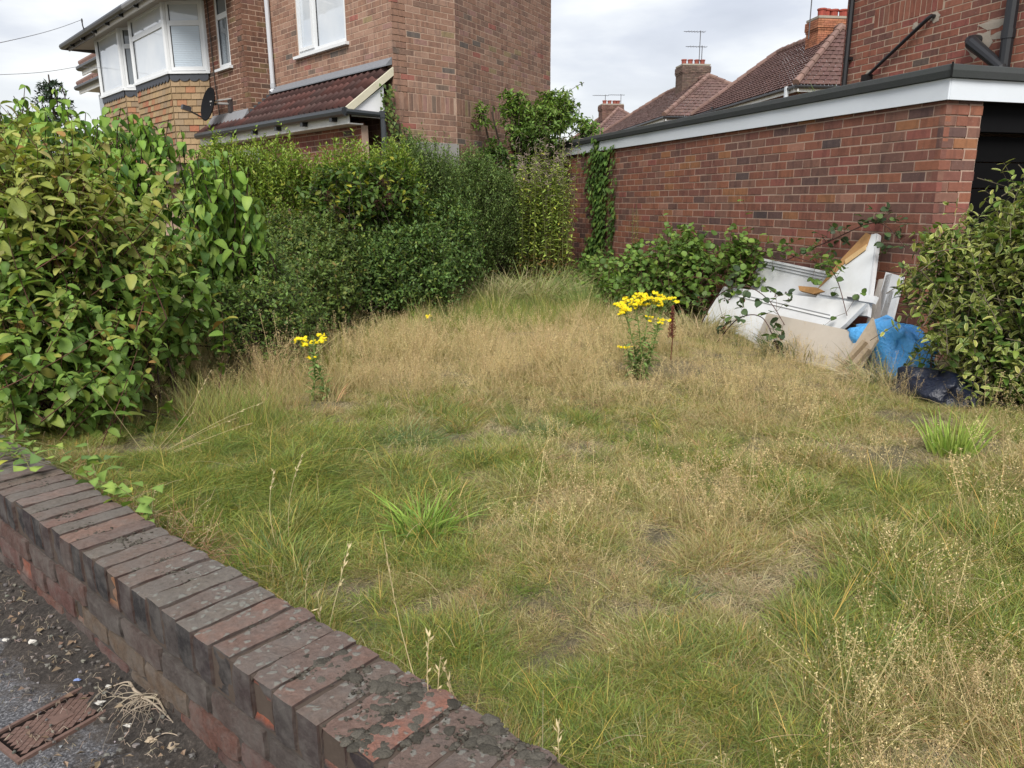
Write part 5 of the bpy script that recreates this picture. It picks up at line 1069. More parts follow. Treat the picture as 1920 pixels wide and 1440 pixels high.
# ---- ivy on the garage and on the house corner
def ivy(label, seed, O, d, n_, region, dens, size, pal, wts):
    rr = np.random.RandomState(seed); t = thing('ivy', label, 'ivy', O); out = []
    for (s0, s1, z0, z1, s0b, s1b) in region:      # bottom edge s0..s1, top edge s0b..s1b
        m_ = int(dens * (abs(s1 - s0) + abs(s1b - s0b)) / 2 * (z1 - z0)); q = rr.rand(m_); a = s0 + (s0b - s0) * q; b2 = s1 + (s1b - s1) * q; x = a + (b2 - a) * np.clip(rr.normal(.5, .25, m_), -.12, 1.12)
        out.append(np.stack([x, z0 + (z1 - z0) * q, rr.uniform(.01, .07, m_)], 1))
    o = np.concatenate(out); P = O + np.outer(o[:, 0], d) + np.outer(o[:, 2], n_) + np.outer(o[:, 1], UP); m_ = len(P)
    D = norm_rows(-UP * 1.0 + n_ * .45 + np.outer(rr.normal(0, .6, m_), d) + rr.normal(0, .15, (m_, 3))); U = norm_rows(n_ + UP * .5 + rr.normal(0, .25, (m_, 3)))
    foliage(t, 'ivy', P, D, U, rr.uniform(size[0], size[1], m_), mixcol(rr, m_, pal, wts), M_leaf)
    ks = 14; s_ = rr.uniform(.2, .8, ks); q = np.linspace(0, 1, 9)[None, :, None]; rg_ = region[0]; xs_ = (rg_[0] + (rg_[1] - rg_[0]) * s_)[:, None, None] * (1 - q) + (rg_[4] + (rg_[5] - rg_[4]) * s_)[:, None, None] * q + .03 * np.sin(q * 9 + s_[:, None, None] * 20); zs_ = rg_[2] + (rg_[3] - rg_[2]) * q + 0 * xs_
    stems(t, O + xs_ * d + n_ * .012 + zs_ * UP, .005, .003, (0.06, 0.04, 0.03), 'vines', 4, rr=rr); return t
IV = [(0.075, 0.140, 0.034), (0.10, 0.180, 0.042), (0.055, 0.102, 0.032), (0.15, 0.23, 0.05)]
ivy('column of ivy climbing the garage wall up to the white fascia', 141, G(9.6, P0, 0), dG, -nG, [(.12, .62, .1, .95, .1, .62), (.12, .62, .95, 1.5, -.02, .86), (-.02, .84, 1.5, 2.0, -.06, .95), (-.12, .0, .15, 1.45, -.10, .0), (.3, .62, 2.0, 2.16, .45, .62), (.5, 1.1, .0, .75, .5, .8)], 950, (.045, .085), IV, [4, 4, 3, 1.4])
ivy('ivy hanging at the house corner under the cream bargeboard', 142, H(-.02, 0, 0), nF, -dF, [(-.25, .14, 1.7, 2.25, -.14, .16), (.0, .26, 2.25, 2.72, .02, .22), (-.32, -.1, 1.75, 2.15, -.25, -.12)], 1100, (.035, .065), [(0.07, 0.11, 0.028), (0.10, 0.15, 0.036), (0.05, 0.08, 0.024), (0.15, 0.17, 0.045)], [3, 4, 2, 2])

# ---- bramble thicket along the garage wall
t, rr, ps = hedge('bramble_thicket', 'green bramble thicket heaped against the garage wall behind the double headed ragwort', 'bramble', 151,
      [(G(7.6, 4.05, .42), V(.5, .8, .45)), (G(6.9, 4.12, .52), V(.42, .62, .52)), (G(8.5, 4.05, .30), V(.42, .62, .36)), (G(6.2, 4.3, .66), V(.25, .42, .26)), (G(7.3, 3.7, .28), V(.38, .5, .30)), (G(7.2, 4.25, .72), V(.26, .55, .34)), (G(6.3, 4.35, .82), V(.16, .5, .22)), (G(9.5, 4.2, .28), V(.34, .6, .34))], 960, .38, 5, (.045, .085), [(0.105, 0.185, 0.038), (0.135, 0.225, 0.046), (0.08, 0.145, 0.034), (0.18, 0.26, 0.055)], [4, 4, 3, 1.5], kind='round', up=.35, jitter=.4, droop=.3, stemc=(0.10, 0.05, 0.035), pairs=False, sr=(.003, .0015), n_ind=260, nbr=40)
def cane(label, seed, pts, per, size, pal, wts, berries=0, n_ind=90, sub=4, L=.16):
    rr = np.random.RandomState(seed); pts = np.array(pts, float); t = thing('bramble_cane', label, 'bramble', tuple(pts[0])); q = np.linspace(0, len(pts) - 1, 40); i = np.minimum(q.astype(int), len(pts) - 2); f_ = (q - i)[:, None]
    pm1, p0, p1, p2 = pts[np.maximum(i - 1, 0)], pts[i], pts[i + 1], pts[np.minimum(i + 2, len(pts) - 1)]
    c = .5 * (2 * p0 + (p1 - pm1) * f_ + (2 * pm1 - 5 * p0 + 4 * p1 - p2) * f_ ** 2 + (3 * p0 - pm1 - 3 * p1 + p2) * f_ ** 3)
    vs_, f = tubes_np(c[None], .006, .003, 5); obj('stem', mesh_np('stem', vs_, f, (0.085, 0.045, 0.04), M_bark, True), t)
    k0 = rr.randint(6, 39, per); b0 = c[k0]; dv = norm_rows(rr.normal(size=(per, 3)) + UP * .2 - V(0, .5, 0)); e = b0 + dv * (L * rr.uniform(.5, 1.2, (per, 1))); tw = np.stack([b0, (b0 + e) / 2 + UP * .02, e], 1); stems(t, tw, .002, .0012, (0.10, 0.07, 0.04), 'twigs', 4, rr=rr)
    P = np.concatenate([e, e, tw[:, 1]]); D = norm_rows(np.concatenate([dv, np.cross(dv, UP) + dv * .3, -np.cross(dv, UP) + dv * .3]) - UP * .25 + rr.normal(0, .25, (3 * per, 3))); U = norm_rows(UP + rr.normal(0, .4, (3 * per, 3)))
    foliage(t, 'round', P, D, U, rr.uniform(size[0], size[1], 3 * per), mixcol(rr, 3 * per, pal, wts), M_leaf, n_ind)
    for k in range(berries):
        p = e[rr.randint(per)] + rr.normal(0, .02, 3); b = MB()
        for j in range(7): b.blob(p + rr.normal(0, .004, 3), (.0045,) * 3, (0.05, 0.022, 0.020) if rr.rand() < .7 else (0.25, 0.03, 0.03), j, .05, 5)
        b.obj('berry', M_leafm, t)
    return t
BG = [(0.055, 0.092, 0.042), (0.072, 0.115, 0.044), (0.044, 0.074, 0.038), (0.10, 0.155, 0.044)]
cane('dark bramble cane with big leaves and black berries arching in front of the white boards', 152, [G(5.9, 3.70, .05), G(5.6, 3.68, .42), G(5.25, 3.70, .56), G(4.95, 3.72, .50), G(4.7, 3.72, .32)], 16, (.06, .095), BG, [4, 4, 3, 1], 16)
cane('dark bramble cane hanging low over the beige board', 153, [G(5.5, 3.62, .0), G(5.15, 3.60, .30), G(4.85, 3.62, .36), G(4.65, 3.64, .14)], 10, (.05, .085), BG, [4, 4, 3, 1], 8)
cane('long bramble shoot trailing along the wall above the white boards', 154, [G(6.6, 4.2, .7), G(6.0, 4.30, .84), G(5.3, 4.33, .76), G(4.85, 4.25, .70), G(4.5, 4.12, .40)], 34, (.04, .07), [(0.085, 0.15, 0.03), (0.11, 0.18, 0.038), (0.06, 0.105, 0.028), (0.14, 0.2, 0.04)], [4, 4, 3, 1])
cane('dark bramble sprays on the wall behind the tip of the broken board', 155, [G(5.7, 4.46, .72), G(5.2, 4.50, .92), G(4.7, 4.50, 1.08), G(4.35, 4.46, .90)], 30, (.045, .075), BG, [4, 4, 3, 1])
cane('small bramble with red berries at the left end of the white boards', 156, [G(6.3, 3.78, .02), G(6.15, 3.74, .25), G(6.0, 3.74, .33), G(5.85, 3.74, .28)], 10, (.045, .065), [(0.06, 0.105, 0.034), (0.08, 0.13, 0.04), (0.05, 0.085, 0.03), (0.1, 0.14, 0.04)], [4, 4, 3, 1], 14)

# ---- variegated shrub on the right
r_ = np.random.RandomState(161); bs = V(2.95, 4.25, .05)
t = thing('variegated_shrub', 'cream edged variegated shrub filling the right edge in front of the garage corner', 'shrub', bs)
lob = [(V(3.05, 4.3, .62), V(.60, .5, .55)), (V(3.15, 4.15, 1.02), V(.50, .42, .42)), (V(2.80, 4.5, .78), V(.40, .4, .40)), (V(3.3, 3.9, .5), V(.45, .4, .5)), (V(3.22, 4.15, 1.34), V(.34, .3, .26)), (V(2.86, 4.15, .28), V(.26, .3, .28))]
ps, _ = shoots(r_, lob, 960, .36, .50, .35, front=.7, droop=.12)
ex = np.array([[V(2.95, 4.4, 1.0) * (1 - q) + e * q + V(.05, 0, .03) * math.sin(3.14 * q) for q in np.linspace(0, 1, 8)] for e in (V(2.83, 4.4, 1.46), V(2.60, 4.5, 1.22), V(3.05, 4.3, 1.62), V(2.48, 4.6, 1.05), V(3.18, 4.1, 1.62), V(2.75, 4.4, 1.30), V(3.3, 4.2, 1.65), V(3.0, 4.2, 1.50), V(2.92, 4.3, 1.40), V(3.1, 4.0, 1.45), V(2.7, 4.5, 1.12))])
ps = np.concatenate([ps, ex, ex + V(.02, .03, -.05)])
P, D, U, tt = leaves_on(r_, ps, 7, .15, True, .9, .45, .12, .28)
cols = mixcol(r_, len(P), [(0.23, 0.28, 0.064), (0.27, 0.31, 0.072), (0.18, 0.23, 0.056), (0.32, 0.335, 0.078)], [4, 3, 3, 2])
plain = r_.rand(len(P)) < .20
foliage(t, 'varieg', P[~plain], D[~plain], U[~plain], r_.uniform(.040, .072, (~plain).sum()), cols[~plain], M_leafm, 220)
foliage(t, 'ovate', P[plain], D[plain], U[plain], r_.uniform(.05, .085, plain.sum()), mixcol(r_, plain.sum(), [(0.09, 0.16, 0.03), (0.15, 0.21, 0.04), (0.06, 0.11, 0.026)], [3, 2, 2]), M_leaf, 80, 'green_leaf', 'green_leaves')
stems(t, ps, .003, .0012, (0.12, 0.10, 0.07), rr=r_); stems(t, twigs_to(r_, bs, .15, ps, 80), .008, .003, (0.08, 0.06, 0.05), 'branches', 5, rr=r_)

# ---- conifer showing over the shrubs, far left
r_ = np.random.RandomState(171); bs = V(-8.8, 15.0, .05); t = thing('conifer', 'dark feathery conifer top showing against the sky above the bright green shrub', 'tree', bs)
b = MB(); b.tube([bs, bs + UP * 3.6], [.08, .012], 7, (0.06, 0.045, 0.035)); b.obj('trunk', M_bark, t)
pp = []
for k in range(120):
    z = r_.uniform(1.2, 3.5); a = r_.rand() * 6.28; L = .12 + (3.6 - z) * .42; pp.append([bs + UP * (z + .10 * q * L - .05 * q * q) + V(math.cos(a), math.sin(a), 0) * L * q for q in np.linspace(0, 1, 5)])
pp = np.array(pp); P, D, U, tt = leaves_on(r_, pp, 12, .1, True, .8, .7, .1, .2); foliage(t, 'narrow', P, D, U, r_.uniform(.06, .11, len(P)), mixcol(r_, len(P), [(0.03, 0.05, 0.032), (0.04, 0.065, 0.036)], [1, 1]), M_leafm, 0, 'needle', 'needles'); stems(t, pp, .01, .003, (0.05, 0.04, 0.03), rr=r_)
# ================================================================== DUMPED BOARDS BY THE GARAGE WALL
def tilted(p0, z0, p1, z1):
    k = (p1 - p0) / (z1 - z0); n_ = unit(-nG + UP * k)
    def f(u, z, off=0.0): return G(u, p0 + (z - z0) * k, z) + n_ * off
    return f, n_
def slab(parent, name, f, n_, pts, th_, col, mat=None):
    b = MB(); b.prism([f(u, z) for u, z in pts], -n_ * th_, col); return b.obj(name, mat or M_paint, parent)
WB_ = (0.62, 0.63, 0.64)
f, n_ = tilted(3.95, .05, 4.35, .75)
t = thing('white_door', 'white panelled door lying on its long edge, largest and frontmost of the white boards', 'door', G(5.3, 4.0, .05))
slab(t, 'door_leaf', f, n_, [(6.28, -.02), (6.22, .44), (4.42, .50), (4.50, .34), (4.75, -.02)], .035, WB_)
for (a, c) in (((6.03, .385), (4.66, .358)),):
    b = MB(); d_ = f(*c) - f(*a); L = np.linalg.norm(d_); d_ /= L; e = np.cross(n_, d_); b.box((f(*a) + f(*c)) / 2 + n_ * .004, (d_, e, n_), (L / 2, .008, .006), (0.68, 0.69, 0.70)); b.obj('moulding', M_paint, t)
b = MB()
for q in (-.018, .018): b.box((f(6.03, .385) + f(4.66, .358)) / 2 + UP * q * 1.0 + n_ * .001, (f(4.66, .358) - f(6.03, .385), UP, n_), (.66, .004, .0025), (0.36, 0.37, 0.38))
b.obj('groove', M_paint, t)
f, n_ = tilted(4.2, .05, 4.5, .95)
t = thing('white_board', 'white board with a stepped cornice along its top edge leaning on the brick wall', 'board', G(5.6, 4.3, .4))
slab(t, 'panel', f, n_, [(6.0, .30), (6.03, .66), (4.9, .60), (4.95, .30)], .03, (0.63, 0.64, 0.65))
b = MB()
for k, (z, o_) in enumerate(((.655, .012), (.678, .024), (.70, .036))): b.prism([f(6.04, z + .02, o_), f(4.9, z - .04, o_), f(4.9, z - .06, o_), f(6.04, z, o_)], -n_ * (.03 + o_), (0.62, 0.63, 0.65))
b.obj('cornice', M_paint, t)
f, n_ = tilted(4.1, .05, 4.5, 1.0)
t = thing('broken_board', 'broken white triangular board with raw orange wood along its slanting edge', 'board', G(4.7, 4.3, .4))
slab(t, 'panel', f, n_, [(4.78, .98), (4.70, 1.0), (4.45, .40), (5.02, .36), (5.05, .54)], .035, (0.62, 0.64, 0.66))
b = MB(); b.prism([f(4.80, 1.0, .003), f(4.74, .985, .003), f(4.73, .90, .003), f(4.86, .79, .003), f(4.95, .66, .003), f(5.06, .53, .003), f(5.03, .60, .003), f(4.93, .80, .003)], n_ * .004, (0.36, 0.20, 0.085)); b.prism([f(4.735, .91, .009), f(4.72, .87, .009), f(4.86, .745, .009), f(4.89, .78, .009)], n_ * .005, (0.50, 0.34, 0.17)); b.obj('split_wood', M_wood, t)
b = MB(); b.prism([f(4.69, 1.0, .001), f(4.675, .99, .001), f(4.43, .40, .001), f(4.45, .40, .001)], -n_ * .037, (0.55, 0.56, 0.58)); b.obj('edge', M_paint, t)
f, n_ = tilted(4.05, .05, 4.4, .75)
t = thing('white_rail', 'narrow white rail with an orange splintered end across the middle of the pile', 'board', G(5.0, 4.2, .45))
slab(t, 'rail', f, n_, [(5.0, .50), (5.0, .545), (4.42, .55), (4.42, .50)], .03, (0.60, 0.61, 0.63))
b = MB(); b.prism([f(5.28, .535, .01), f(5.06, .545, .01), f(4.95, .525, .01), f(5.06, .492, .01), f(5.24, .500, .01)], -n_ * .03, (0.40, 0.22, 0.09)); b.obj('split_wood', M_wood, t)
b = MB(); b.box(f(4.62, .505, .01), (dG, UP, n_), (.055, .007, .008), (0.10, 0.10, 0.12)); b.obj('handle', M_metal, t)
f, n_ = tilted(3.82, .05, 4.06, .6)
t = thing('chipboard', 'beige sheet of chipboard standing in the grass in front of the white door', 'board', G(4.7, 3.85, .05))
slab(t, 'sheet', f, n_, [(5.20, -.03), (5.22, .33), (4.16, .335), (4.05, .02), (4.08, -.03)], .018, (0.50, 0.445, 0.38), M_paint)
f, n_ = tilted(3.74, .05, 4.0, .6)
t = thing('pallet_board', 'pointed weathered plank with two battens between the beige sheet and the blue bag', 'board', G(4.0, 3.8, .1))
slab(t, 'plank', f, n_, [(4.10, .12), (4.10, .25), (4.06, .46), (3.93, .33), (3.98, .05), (4.06, .02)], .02, (0.44, 0.36, 0.27), M_wood)
for (a, c) in (((4.115, .06), (4.00, .30)), ((4.035, .02), (3.945, .26))):
    b = MB(); d_ = f(*c) - f(*a); L = np.linalg.norm(d_); d_ /= L; e = np.cross(n_, d_); b.box((f(*a) + f(*c)) / 2 + n_ * .018, (d_, e, n_), (L / 2, .016, .016), (0.36, 0.28, 0.19)); b.obj('batten', M_wood, t)
f, n_ = tilted(4.3, .05, 4.5, 1.0)
t = thing('grey_timber', 'grey weathered timber offcuts upright behind the broken white board', 'timber', G(4.45, 4.4, .3))
for k, (u_, z0_, z1_, c_) in enumerate(((4.52, .22, .66, (0.40, 0.37, 0.34)), (4.46, .2, .70, (0.34, 0.31, 0.29)), (4.40, .2, .58, (0.44, 0.42, 0.40)))):
    slab(t, 'plank', f, n_, [(u_ + .03, z0_), (u_ + .028, z1_), (u_ - .024, z1_ + .01), (u_ - .028, z0_)], .022, c_, M_wood)
t = thing('white_offcut', 'small white offcut poking out behind the grey timbers against the bricks', 'board', G(4.4, 4.45, .3))
slab(t, 'panel', f, n_, [(4.50, .60), (4.50, .72), (4.33, .70), (4.31, .25), (4.38, .25)], .02, (0.60, 0.61, 0.63))
def sack(name, label, c, r3, col, seed, ax, parentless=True, folds=.10):
    rr = np.random.RandomState(seed); n, m_ = 40, 22; ph = rr.rand(12) * 6.28; vs_ = []
    for i in range(m_ + 1):
        la = -math.pi / 2 * .8 + (math.pi / 2 * 1.8) * i / m_
        for j in range(n):
            lo = 2 * math.pi * j / n; k = 1 + folds * math.sin(3 * lo + ph[0] + 3 * la) + folds * .8 * math.sin(5 * lo - 4 * la + ph[1]) + folds * .6 * math.sin(11 * lo + 6 * la + ph[2]) * max(0, math.sin(la * .8 + .6)) + folds * .35 * math.sin(17 * lo - 9 * la + ph[3])
            q = V(math.copysign(abs(math.cos(lo)) ** .6, math.cos(lo)) * abs(math.cos(la)) ** .42 * r3[0] * k, math.copysign(abs(math.sin(lo)) ** .7, math.sin(lo)) * abs(math.cos(la)) ** .42 * r3[1] * k, math.sin(la) * r3[2] * (1 + .16 * math.sin(2 * lo + ph[4]) + .08 * math.sin(5 * lo + ph[5] + 3 * la)))
            vs_.append(c + ax[0] * q[0] + ax[1] * q[1] + UP * q[2])
    me = mesh_np(name, vs_, [(i * n + j, i * n + (j + 1) % n, (i + 1) * n + (j + 1) % n, (i + 1) * n + j) for i in range(m_) for j in range(n)] + [tuple(m_ * n + j for j in range(n))], col, M_bag, True)
    return tag(obj(name, me), label, 'bag')
sack('rubbish_bag', 'bright blue plastic rubbish sack slumped at the right end of the boards', G(4.05, 4.10, .17), (.34, .16, .235), (0.11, 0.43, 0.86), 3, (dG, nG), folds=.15)
sack('rubbish_bag', 'dark navy plastic sack half hidden under the variegated shrub', G(3.30, 3.74, .10), (.24, .17, .14), (0.006, 0.009, 0.022), 8, (dG, nG))

# ================================================================== RAGWORT AND OTHER SINGLE PLANTS
def ragwort(label, seed, base, H_, stems_, heads, group='ragwort plants'):
    rr = np.random.RandomState(seed); base = np.asarray(base, float); t = thing('ragwort', label, 'flower', base, group)
    for k in range(stems_):
        b0 = base + V(rr.normal(0, .05), rr.normal(0, .04), 0) * (stems_ > 1); hh = heads[k]; top = base + V(*hh); q = np.linspace(0, 1, 8)[:, None]; path = b0 * (1 - q) + top * q + V(.01, 0, 0) * np.sin(q * 3)
        vs_, f = tubes_np(path[None], .0055, .003, 6); obj('stem', mesh_np('stem', vs_, f, (0.19, 0.25, 0.075), M_bark, True), t)
        P, D, U, tt = leaves_on(rr, path[None], 60, .04, False, 1.0, .5, .1, .35); kk = tt < .93
        foliage(t, 'lance', P[kk], D[kk], U[kk], (rr.uniform(.045, .095, len(P)) * (1.2 - .6 * tt))[kk], mixcol(rr, len(P), [(0.17, 0.27, 0.085), (0.20, 0.29, 0.09), (0.13, 0.21, 0.07)], [1, 1, 1])[kk], M_leafm, 0, 'leaf', 'leaves')
        # branching corymb
        nb = int(NB[label][k] * 1.25)
        for j in range(nb):
            a = rr.rand() * 6.28; r_h = .095 * math.sqrt(rr.rand()) * (1 if nb > 3 else .4); p1 = top + V(math.cos(a) * r_h, math.sin(a) * r_h, rr.uniform(-.03, .03) - r_h * .45); p0 = path[-2 if nb > 3 else -1]
            b = MB(); b.tube([p0, (p0 + p1) / 2 + UP * -.005, p1], .0014, 4, (0.14, 0.18, 0.05)); m_ = 6
            b2 = MB()
            for q2 in range(m_):
                c = p1 + V(rr.normal(0, .013), rr.normal(0, .013), rr.uniform(.0, .010)); b.tube([p1 - UP * .012, c], .0009, 3, (0.14, 0.18, 0.05))
                nv = unit(UP * .8 + rr.normal(0, .45, 3) - V(0, .45, 0)); e1 = unit(np.cross(nv, V(.3, .9, .1))); e2 = np.cross(nv, e1); R1 = rr.uniform(.0105, .0145); vs_ = [c + nv * .002]; cs = [(0.72, 0.50, 0.012)]
                for i in range(16): r2 = R1 * (1 if i % 2 else .55); t_ = i * 6.283 / 16; vs_.append(c + (e1 * math.cos(t_) + e2 * math.sin(t_)) * r2 - nv * .001 * (i % 2)); cs.append((0.86, 0.70, 0.015))
                b2.add(vs_, [(0, 1 + i, 1 + (i + 1) % 16) for i in range(16)], np.array(cs))
            st = b2.obj('flower_head', M_flower, t); b.obj('stalk', M_bark, st)
    return t
NB = {}
L1 = 'large ragwort clump with many yellow flower heads in front of the brambles'; NB[L1] = [14, 13, 10, 9, 4, 2]
ragwort(L1, 201, (.86, 4.80, .10), .66, 6, [(-.05, .05, .54), (.06, .05, .56), (-.14, -.02, .50), (.15, .06, .53), (.10, -.06, .42), (-.12, -.05, .24)])
L2 = 'single stemmed ragwort with one flat yellow flower head near the hedge'; NB[L2] = [9, 2]
ragwort(L2, 202, (-1.16, 4.30, .10), .46, 2, [(-.02, .0, .375), (-.04, .0, .27)])
L3 = 'tiny ragwort with a pale yellow head low in the far green grass'; NB[L3] = [3]
ragwort(L3, 203, (-.77, 6.75, .06), .18, 1, [(0, 0, .17)])
def dock(label, base, h, seed):
    rr = np.random.RandomState(seed); base = np.asarray(base, float); b = MB(); b.tube([base, base + UP * h * .5 + V(.01, 0, 0), base + UP * h], [.005, .004, .002], 6, (0.17, 0.07, 0.04))
    for k in range(420):
        q = rr.uniform(.48, 1.0); a = rr.rand() * 6.28; r_h = .028 * (1.05 - q) / .5 + .006; p = base + UP * h * q + V(math.cos(a), math.sin(a), 0) * r_h * rr.rand(); b.blob(p, (.0042, .0042, .005), jit((0.19, 0.065, 0.04), .4, rr), k, .1, 5)
    tag(b.obj('dock_spike', M_leafm), label, 'plant')
dock('rust brown dock seed spike standing right of the large ragwort', (1.18, 5.35, .06), .45, 211)
def blade_clump(name, label, base, n, h, wdt, cols, seed, spread=.06, lean=.5, seg=5, mat=None, curl=.35):
    rr = np.random.RandomState(seed); base = np.asarray(base, float); q = np.linspace(0, 1, seg)[None, :, None]; a = rr.rand(n) * 6.283; ro_ = spread * np.sqrt(rr.rand(n)); b0 = np.stack([np.cos(a) * ro_, np.sin(a) * ro_, 0 * a], 1) + base
    d = norm_rows(np.stack([np.cos(a + rr.normal(0, .6, n)) * lean * rr.uniform(.2, 1.2, n), np.sin(a + rr.normal(0, .6, n)) * lean * rr.uniform(.2, 1.2, n), np.ones(n)], 1)); L = (h * rr.uniform(.45, 1.1, n))[:, None, None]
    P_ = b0[:, None] + d[:, None] * L * q - UP * L * curl * q ** 2.2 * rr.uniform(.2, 1.4, (n, 1, 1)) + np.concatenate([d[:, None, :2], np.zeros((n, 1, 1))], 2) * L * .35 * q ** 2
    side = norm_rows(np.cross(d, norm_rows(rr.normal(size=(n, 3)))))[:, None]; w_ = wdt * rr.uniform(.6, 1.2, (n, 1, 1)) * (1 - q ** 1.6) * .5 + .0002; v = np.stack([P_ - side * w_, P_ + side * w_], 2).reshape(-1, 3)
    i = (np.arange(n)[:, None] * seg + np.arange(seg - 1)[None]) * 2; f = np.stack([i, i + 1, i + 3, i + 2], -1).reshape(-1, 4); c = np.repeat(mixcol(rr, n, cols, np.ones(len(cols))), seg * 2, 0)
    return tag(obj(name, mesh_np(name, v, f, c, mat or M_straw, True)), label, 'grass tuft')
LIME = [(0.20, 0.32, 0.055), (0.26, 0.37, 0.07), (0.16, 0.26, 0.05)]
blade_clump('coarse_grass_tuft', 'bright lime green tuft of broad grass blades in the middle of the near lawn', (-.33, 2.52, .06), 130, .215, .0095, LIME, 221, .085, .9)
blade_clump('coarse_grass_tuft', 'bright lime green grass tuft below the variegated shrub on the right', (2.07, 3.28, .07), 190, .27, .009, [(0.24, 0.35, 0.065), (0.30, 0.39, 0.08)], 222, .09, .35)
blade_clump('roof_grass', 'grass tuft growing on the flat garage roof next to the black drainpipe', G(7.35, 6.2, 2.05), 150, .62, .014, [(0.15, 0.22, 0.05), (0.19, 0.25, 0.06)], 223, .10, .8)
def oat_stems(label, base, tips, seed, heads=True, name='dry_grass_stems', r0=.0013):
    rr = np.random.RandomState(seed); base = np.asarray(base, float); b = MB()
    for tp in tips:
        tp = np.asarray(tp, float); b0 = base + V(rr.normal(0, .018), rr.normal(0, .018), 0); q = np.linspace(0, 1, 9); bend = V(rr.normal(0, .02), rr.normal(0, .02), 0)
        path = [b0 * (1 - x) + (base + tp) * x + bend * math.sin(x * 3.14) - UP * .03 * x ** 4 for x in q]; c = jit((0.52, 0.43, 0.24), .15, rr); b.tube(path, [r0 * (1 - .5 * x) for x in q], 5, c)
        if heads:
            for k in range(12):
                x = rr.uniform(.70, 1.0); i = min(int(x * 8), 7); p = path[i] * (1 - (x * 8 - i)) + path[i + 1] * (x * 8 - i); d = unit(path[8] - path[6] + rr.normal(0, .35, 3) * .06 + V(0, 0, -.01)); e = unit(np.cross(d, rr.normal(size=3))); L = rr.uniform(.012, .022)
                b.add([p, p + d * L * .5 + e * .0022, p + d * L, p + d * L * .5 - e * .0022], [(0, 1, 2, 3)], jit((0.56, 0.46, 0.27), .15, rr))
    return tag(b.obj(name, M_straw), label, 'dry grass', 'dry grass stems')
oat_stems('tall straw coloured grass stems leaning over the inner edge of the coping near the middle', Wp(.86, .885, .05), [(-.07, .01, .43), (-.05, .02, .38), (-.05, .03, .36), (-.035, .0, .34), (-.095, -.01, .30), (-.10, .02, .28), (-.03, .03, .26), (-.16, .08, .60)], 231)
oat_stems('thin bent dry stalks with drooping tips beside the lime green tuft', Wp(1.42, .93, .05), [(.09, .03, .42), (-.02, .06, .36), (.01, .0, .30), (.05, -.03, .22)], 232)
oat_stems('long slanting dry stalk standing alone in the grass left of the lime tuft', V(-.82, 2.42, .05), [(.07, .08, .36), (-.03, .05, .30)], 233)
oat_stems('few dry stalks curving up at the near corner of the wall coping', Wp(.62, .90, .06), [(-.08, .06, .24), (-.02, .10, .27), (.06, .02, .2), (.10, .05, .18), (-.10, .02, .16)], 234)
oat_stems('pale fallen grass stems sprawling out from under the bronze bush', V(-1.75, 3.35, .05), [(.35, -.22, .35), (.5, -.12, .28), (.42, -.30, .22), (.2, -.25, .42), (.3, .1, .45), (.55, .05, .3), (-.1, -.2, .45), (.62, -.28, .3)], 235)
PALE = [(0.36, 0.34, 0.16), (0.42, 0.38, 0.20), (0.28, 0.31, 0.12), (0.22, 0.28, 0.09), (0.46, 0.40, 0.24)]
def tall_clump(label, base, n, h, sp, cols, seed, lean=.55):
    o = blade_clump('tall_grass_clump', label, base, n, h, .0085, cols, seed, sp, lean, 6, None, .55); o['group'] = 'tall grass clumps at the far end'
tall_clump('pale bleached clump of tall grass in front of the willowherb', (.30, 9.25, .05), 850, .66, .50, PALE, 251, 1.0)
tall_clump('pale grass clump leaning out of the foot of the dark privet bush', (-.22, 8.9, .05), 700, .60, .30, PALE, 252, .7)
tall_clump('dark green clump of tall grass between the pale clump and the ivy', (.98, 9.6, .05), 600, .56, .34, [(0.10, 0.17, 0.05), (0.13, 0.20, 0.06), (0.16, 0.22, 0.07), (0.24, 0.27, 0.1)], 253)
tall_clump('green grass clump at the left foot of the bramble thicket', (.98, 8.5, .05), 650, .48, .40, [(0.16, 0.24, 0.06), (0.2, 0.27, 0.07), (0.13, 0.19, 0.06), (0.30, 0.29, 0.12)], 254, .7)
tall_clump('straw clump of grass drooping below the white door end', (1.75, 6.75, .05), 500, .34, .30, [(0.36, 0.30, 0.16), (0.42, 0.35, 0.2), (0.28, 0.27, 0.11)], 255, .8)
tall_clump('grey green grass fringe in front of the beige sheet', (2.35, 5.75, .05), 420, .30, .34, [(0.17, 0.20, 0.09), (0.30, 0.28, 0.14), (0.12, 0.16, 0.07)], 256, .8)
tall_clump('arching bleached grass in front of the dark sack', (2.5, 4.75, .05), 260, .36, .22, [(0.44, 0.40, 0.26), (0.36, 0.33, 0.2), (0.2, 0.23, 0.1)], 257, .9)
# creeping weed and dry tangle at the far end of the low wall
rr = np.random.RandomState(241); t = thing('creeping_weed', 'light green creeping weed with lobed leaves spilling over the far end of the low wall', 'weed', Wp(2.9, .86, .3))
n = 170; u_ = rr.uniform(2.15, 3.7, n); p_ = np.where(u_ > 2.75, rr.uniform(.66, .95, n), rr.uniform(.84, .96, n)); z_ = np.where(p_ < .865, ZC + rr.uniform(.01, .07, n), ZC + rr.uniform(-.12, .06, n)); P = np.outer(u_, dW) + np.outer(p_, nW) + np.outer(z_, UP)
foliage(t, 'ivy', P, norm_rows(rr.normal(size=(n, 3)) * V(1, 1, .3)), norm_rows(UP + rr.normal(0, .4, (n, 3))), rr.uniform(.03, .06, n), mixcol(rr, n, [(0.16, 0.26, 0.06), (0.21, 0.31, 0.075), (0.11, 0.19, 0.06), (0.30, 0.32, 0.06)], [4, 3, 2, 1]), M_leafm, 90)
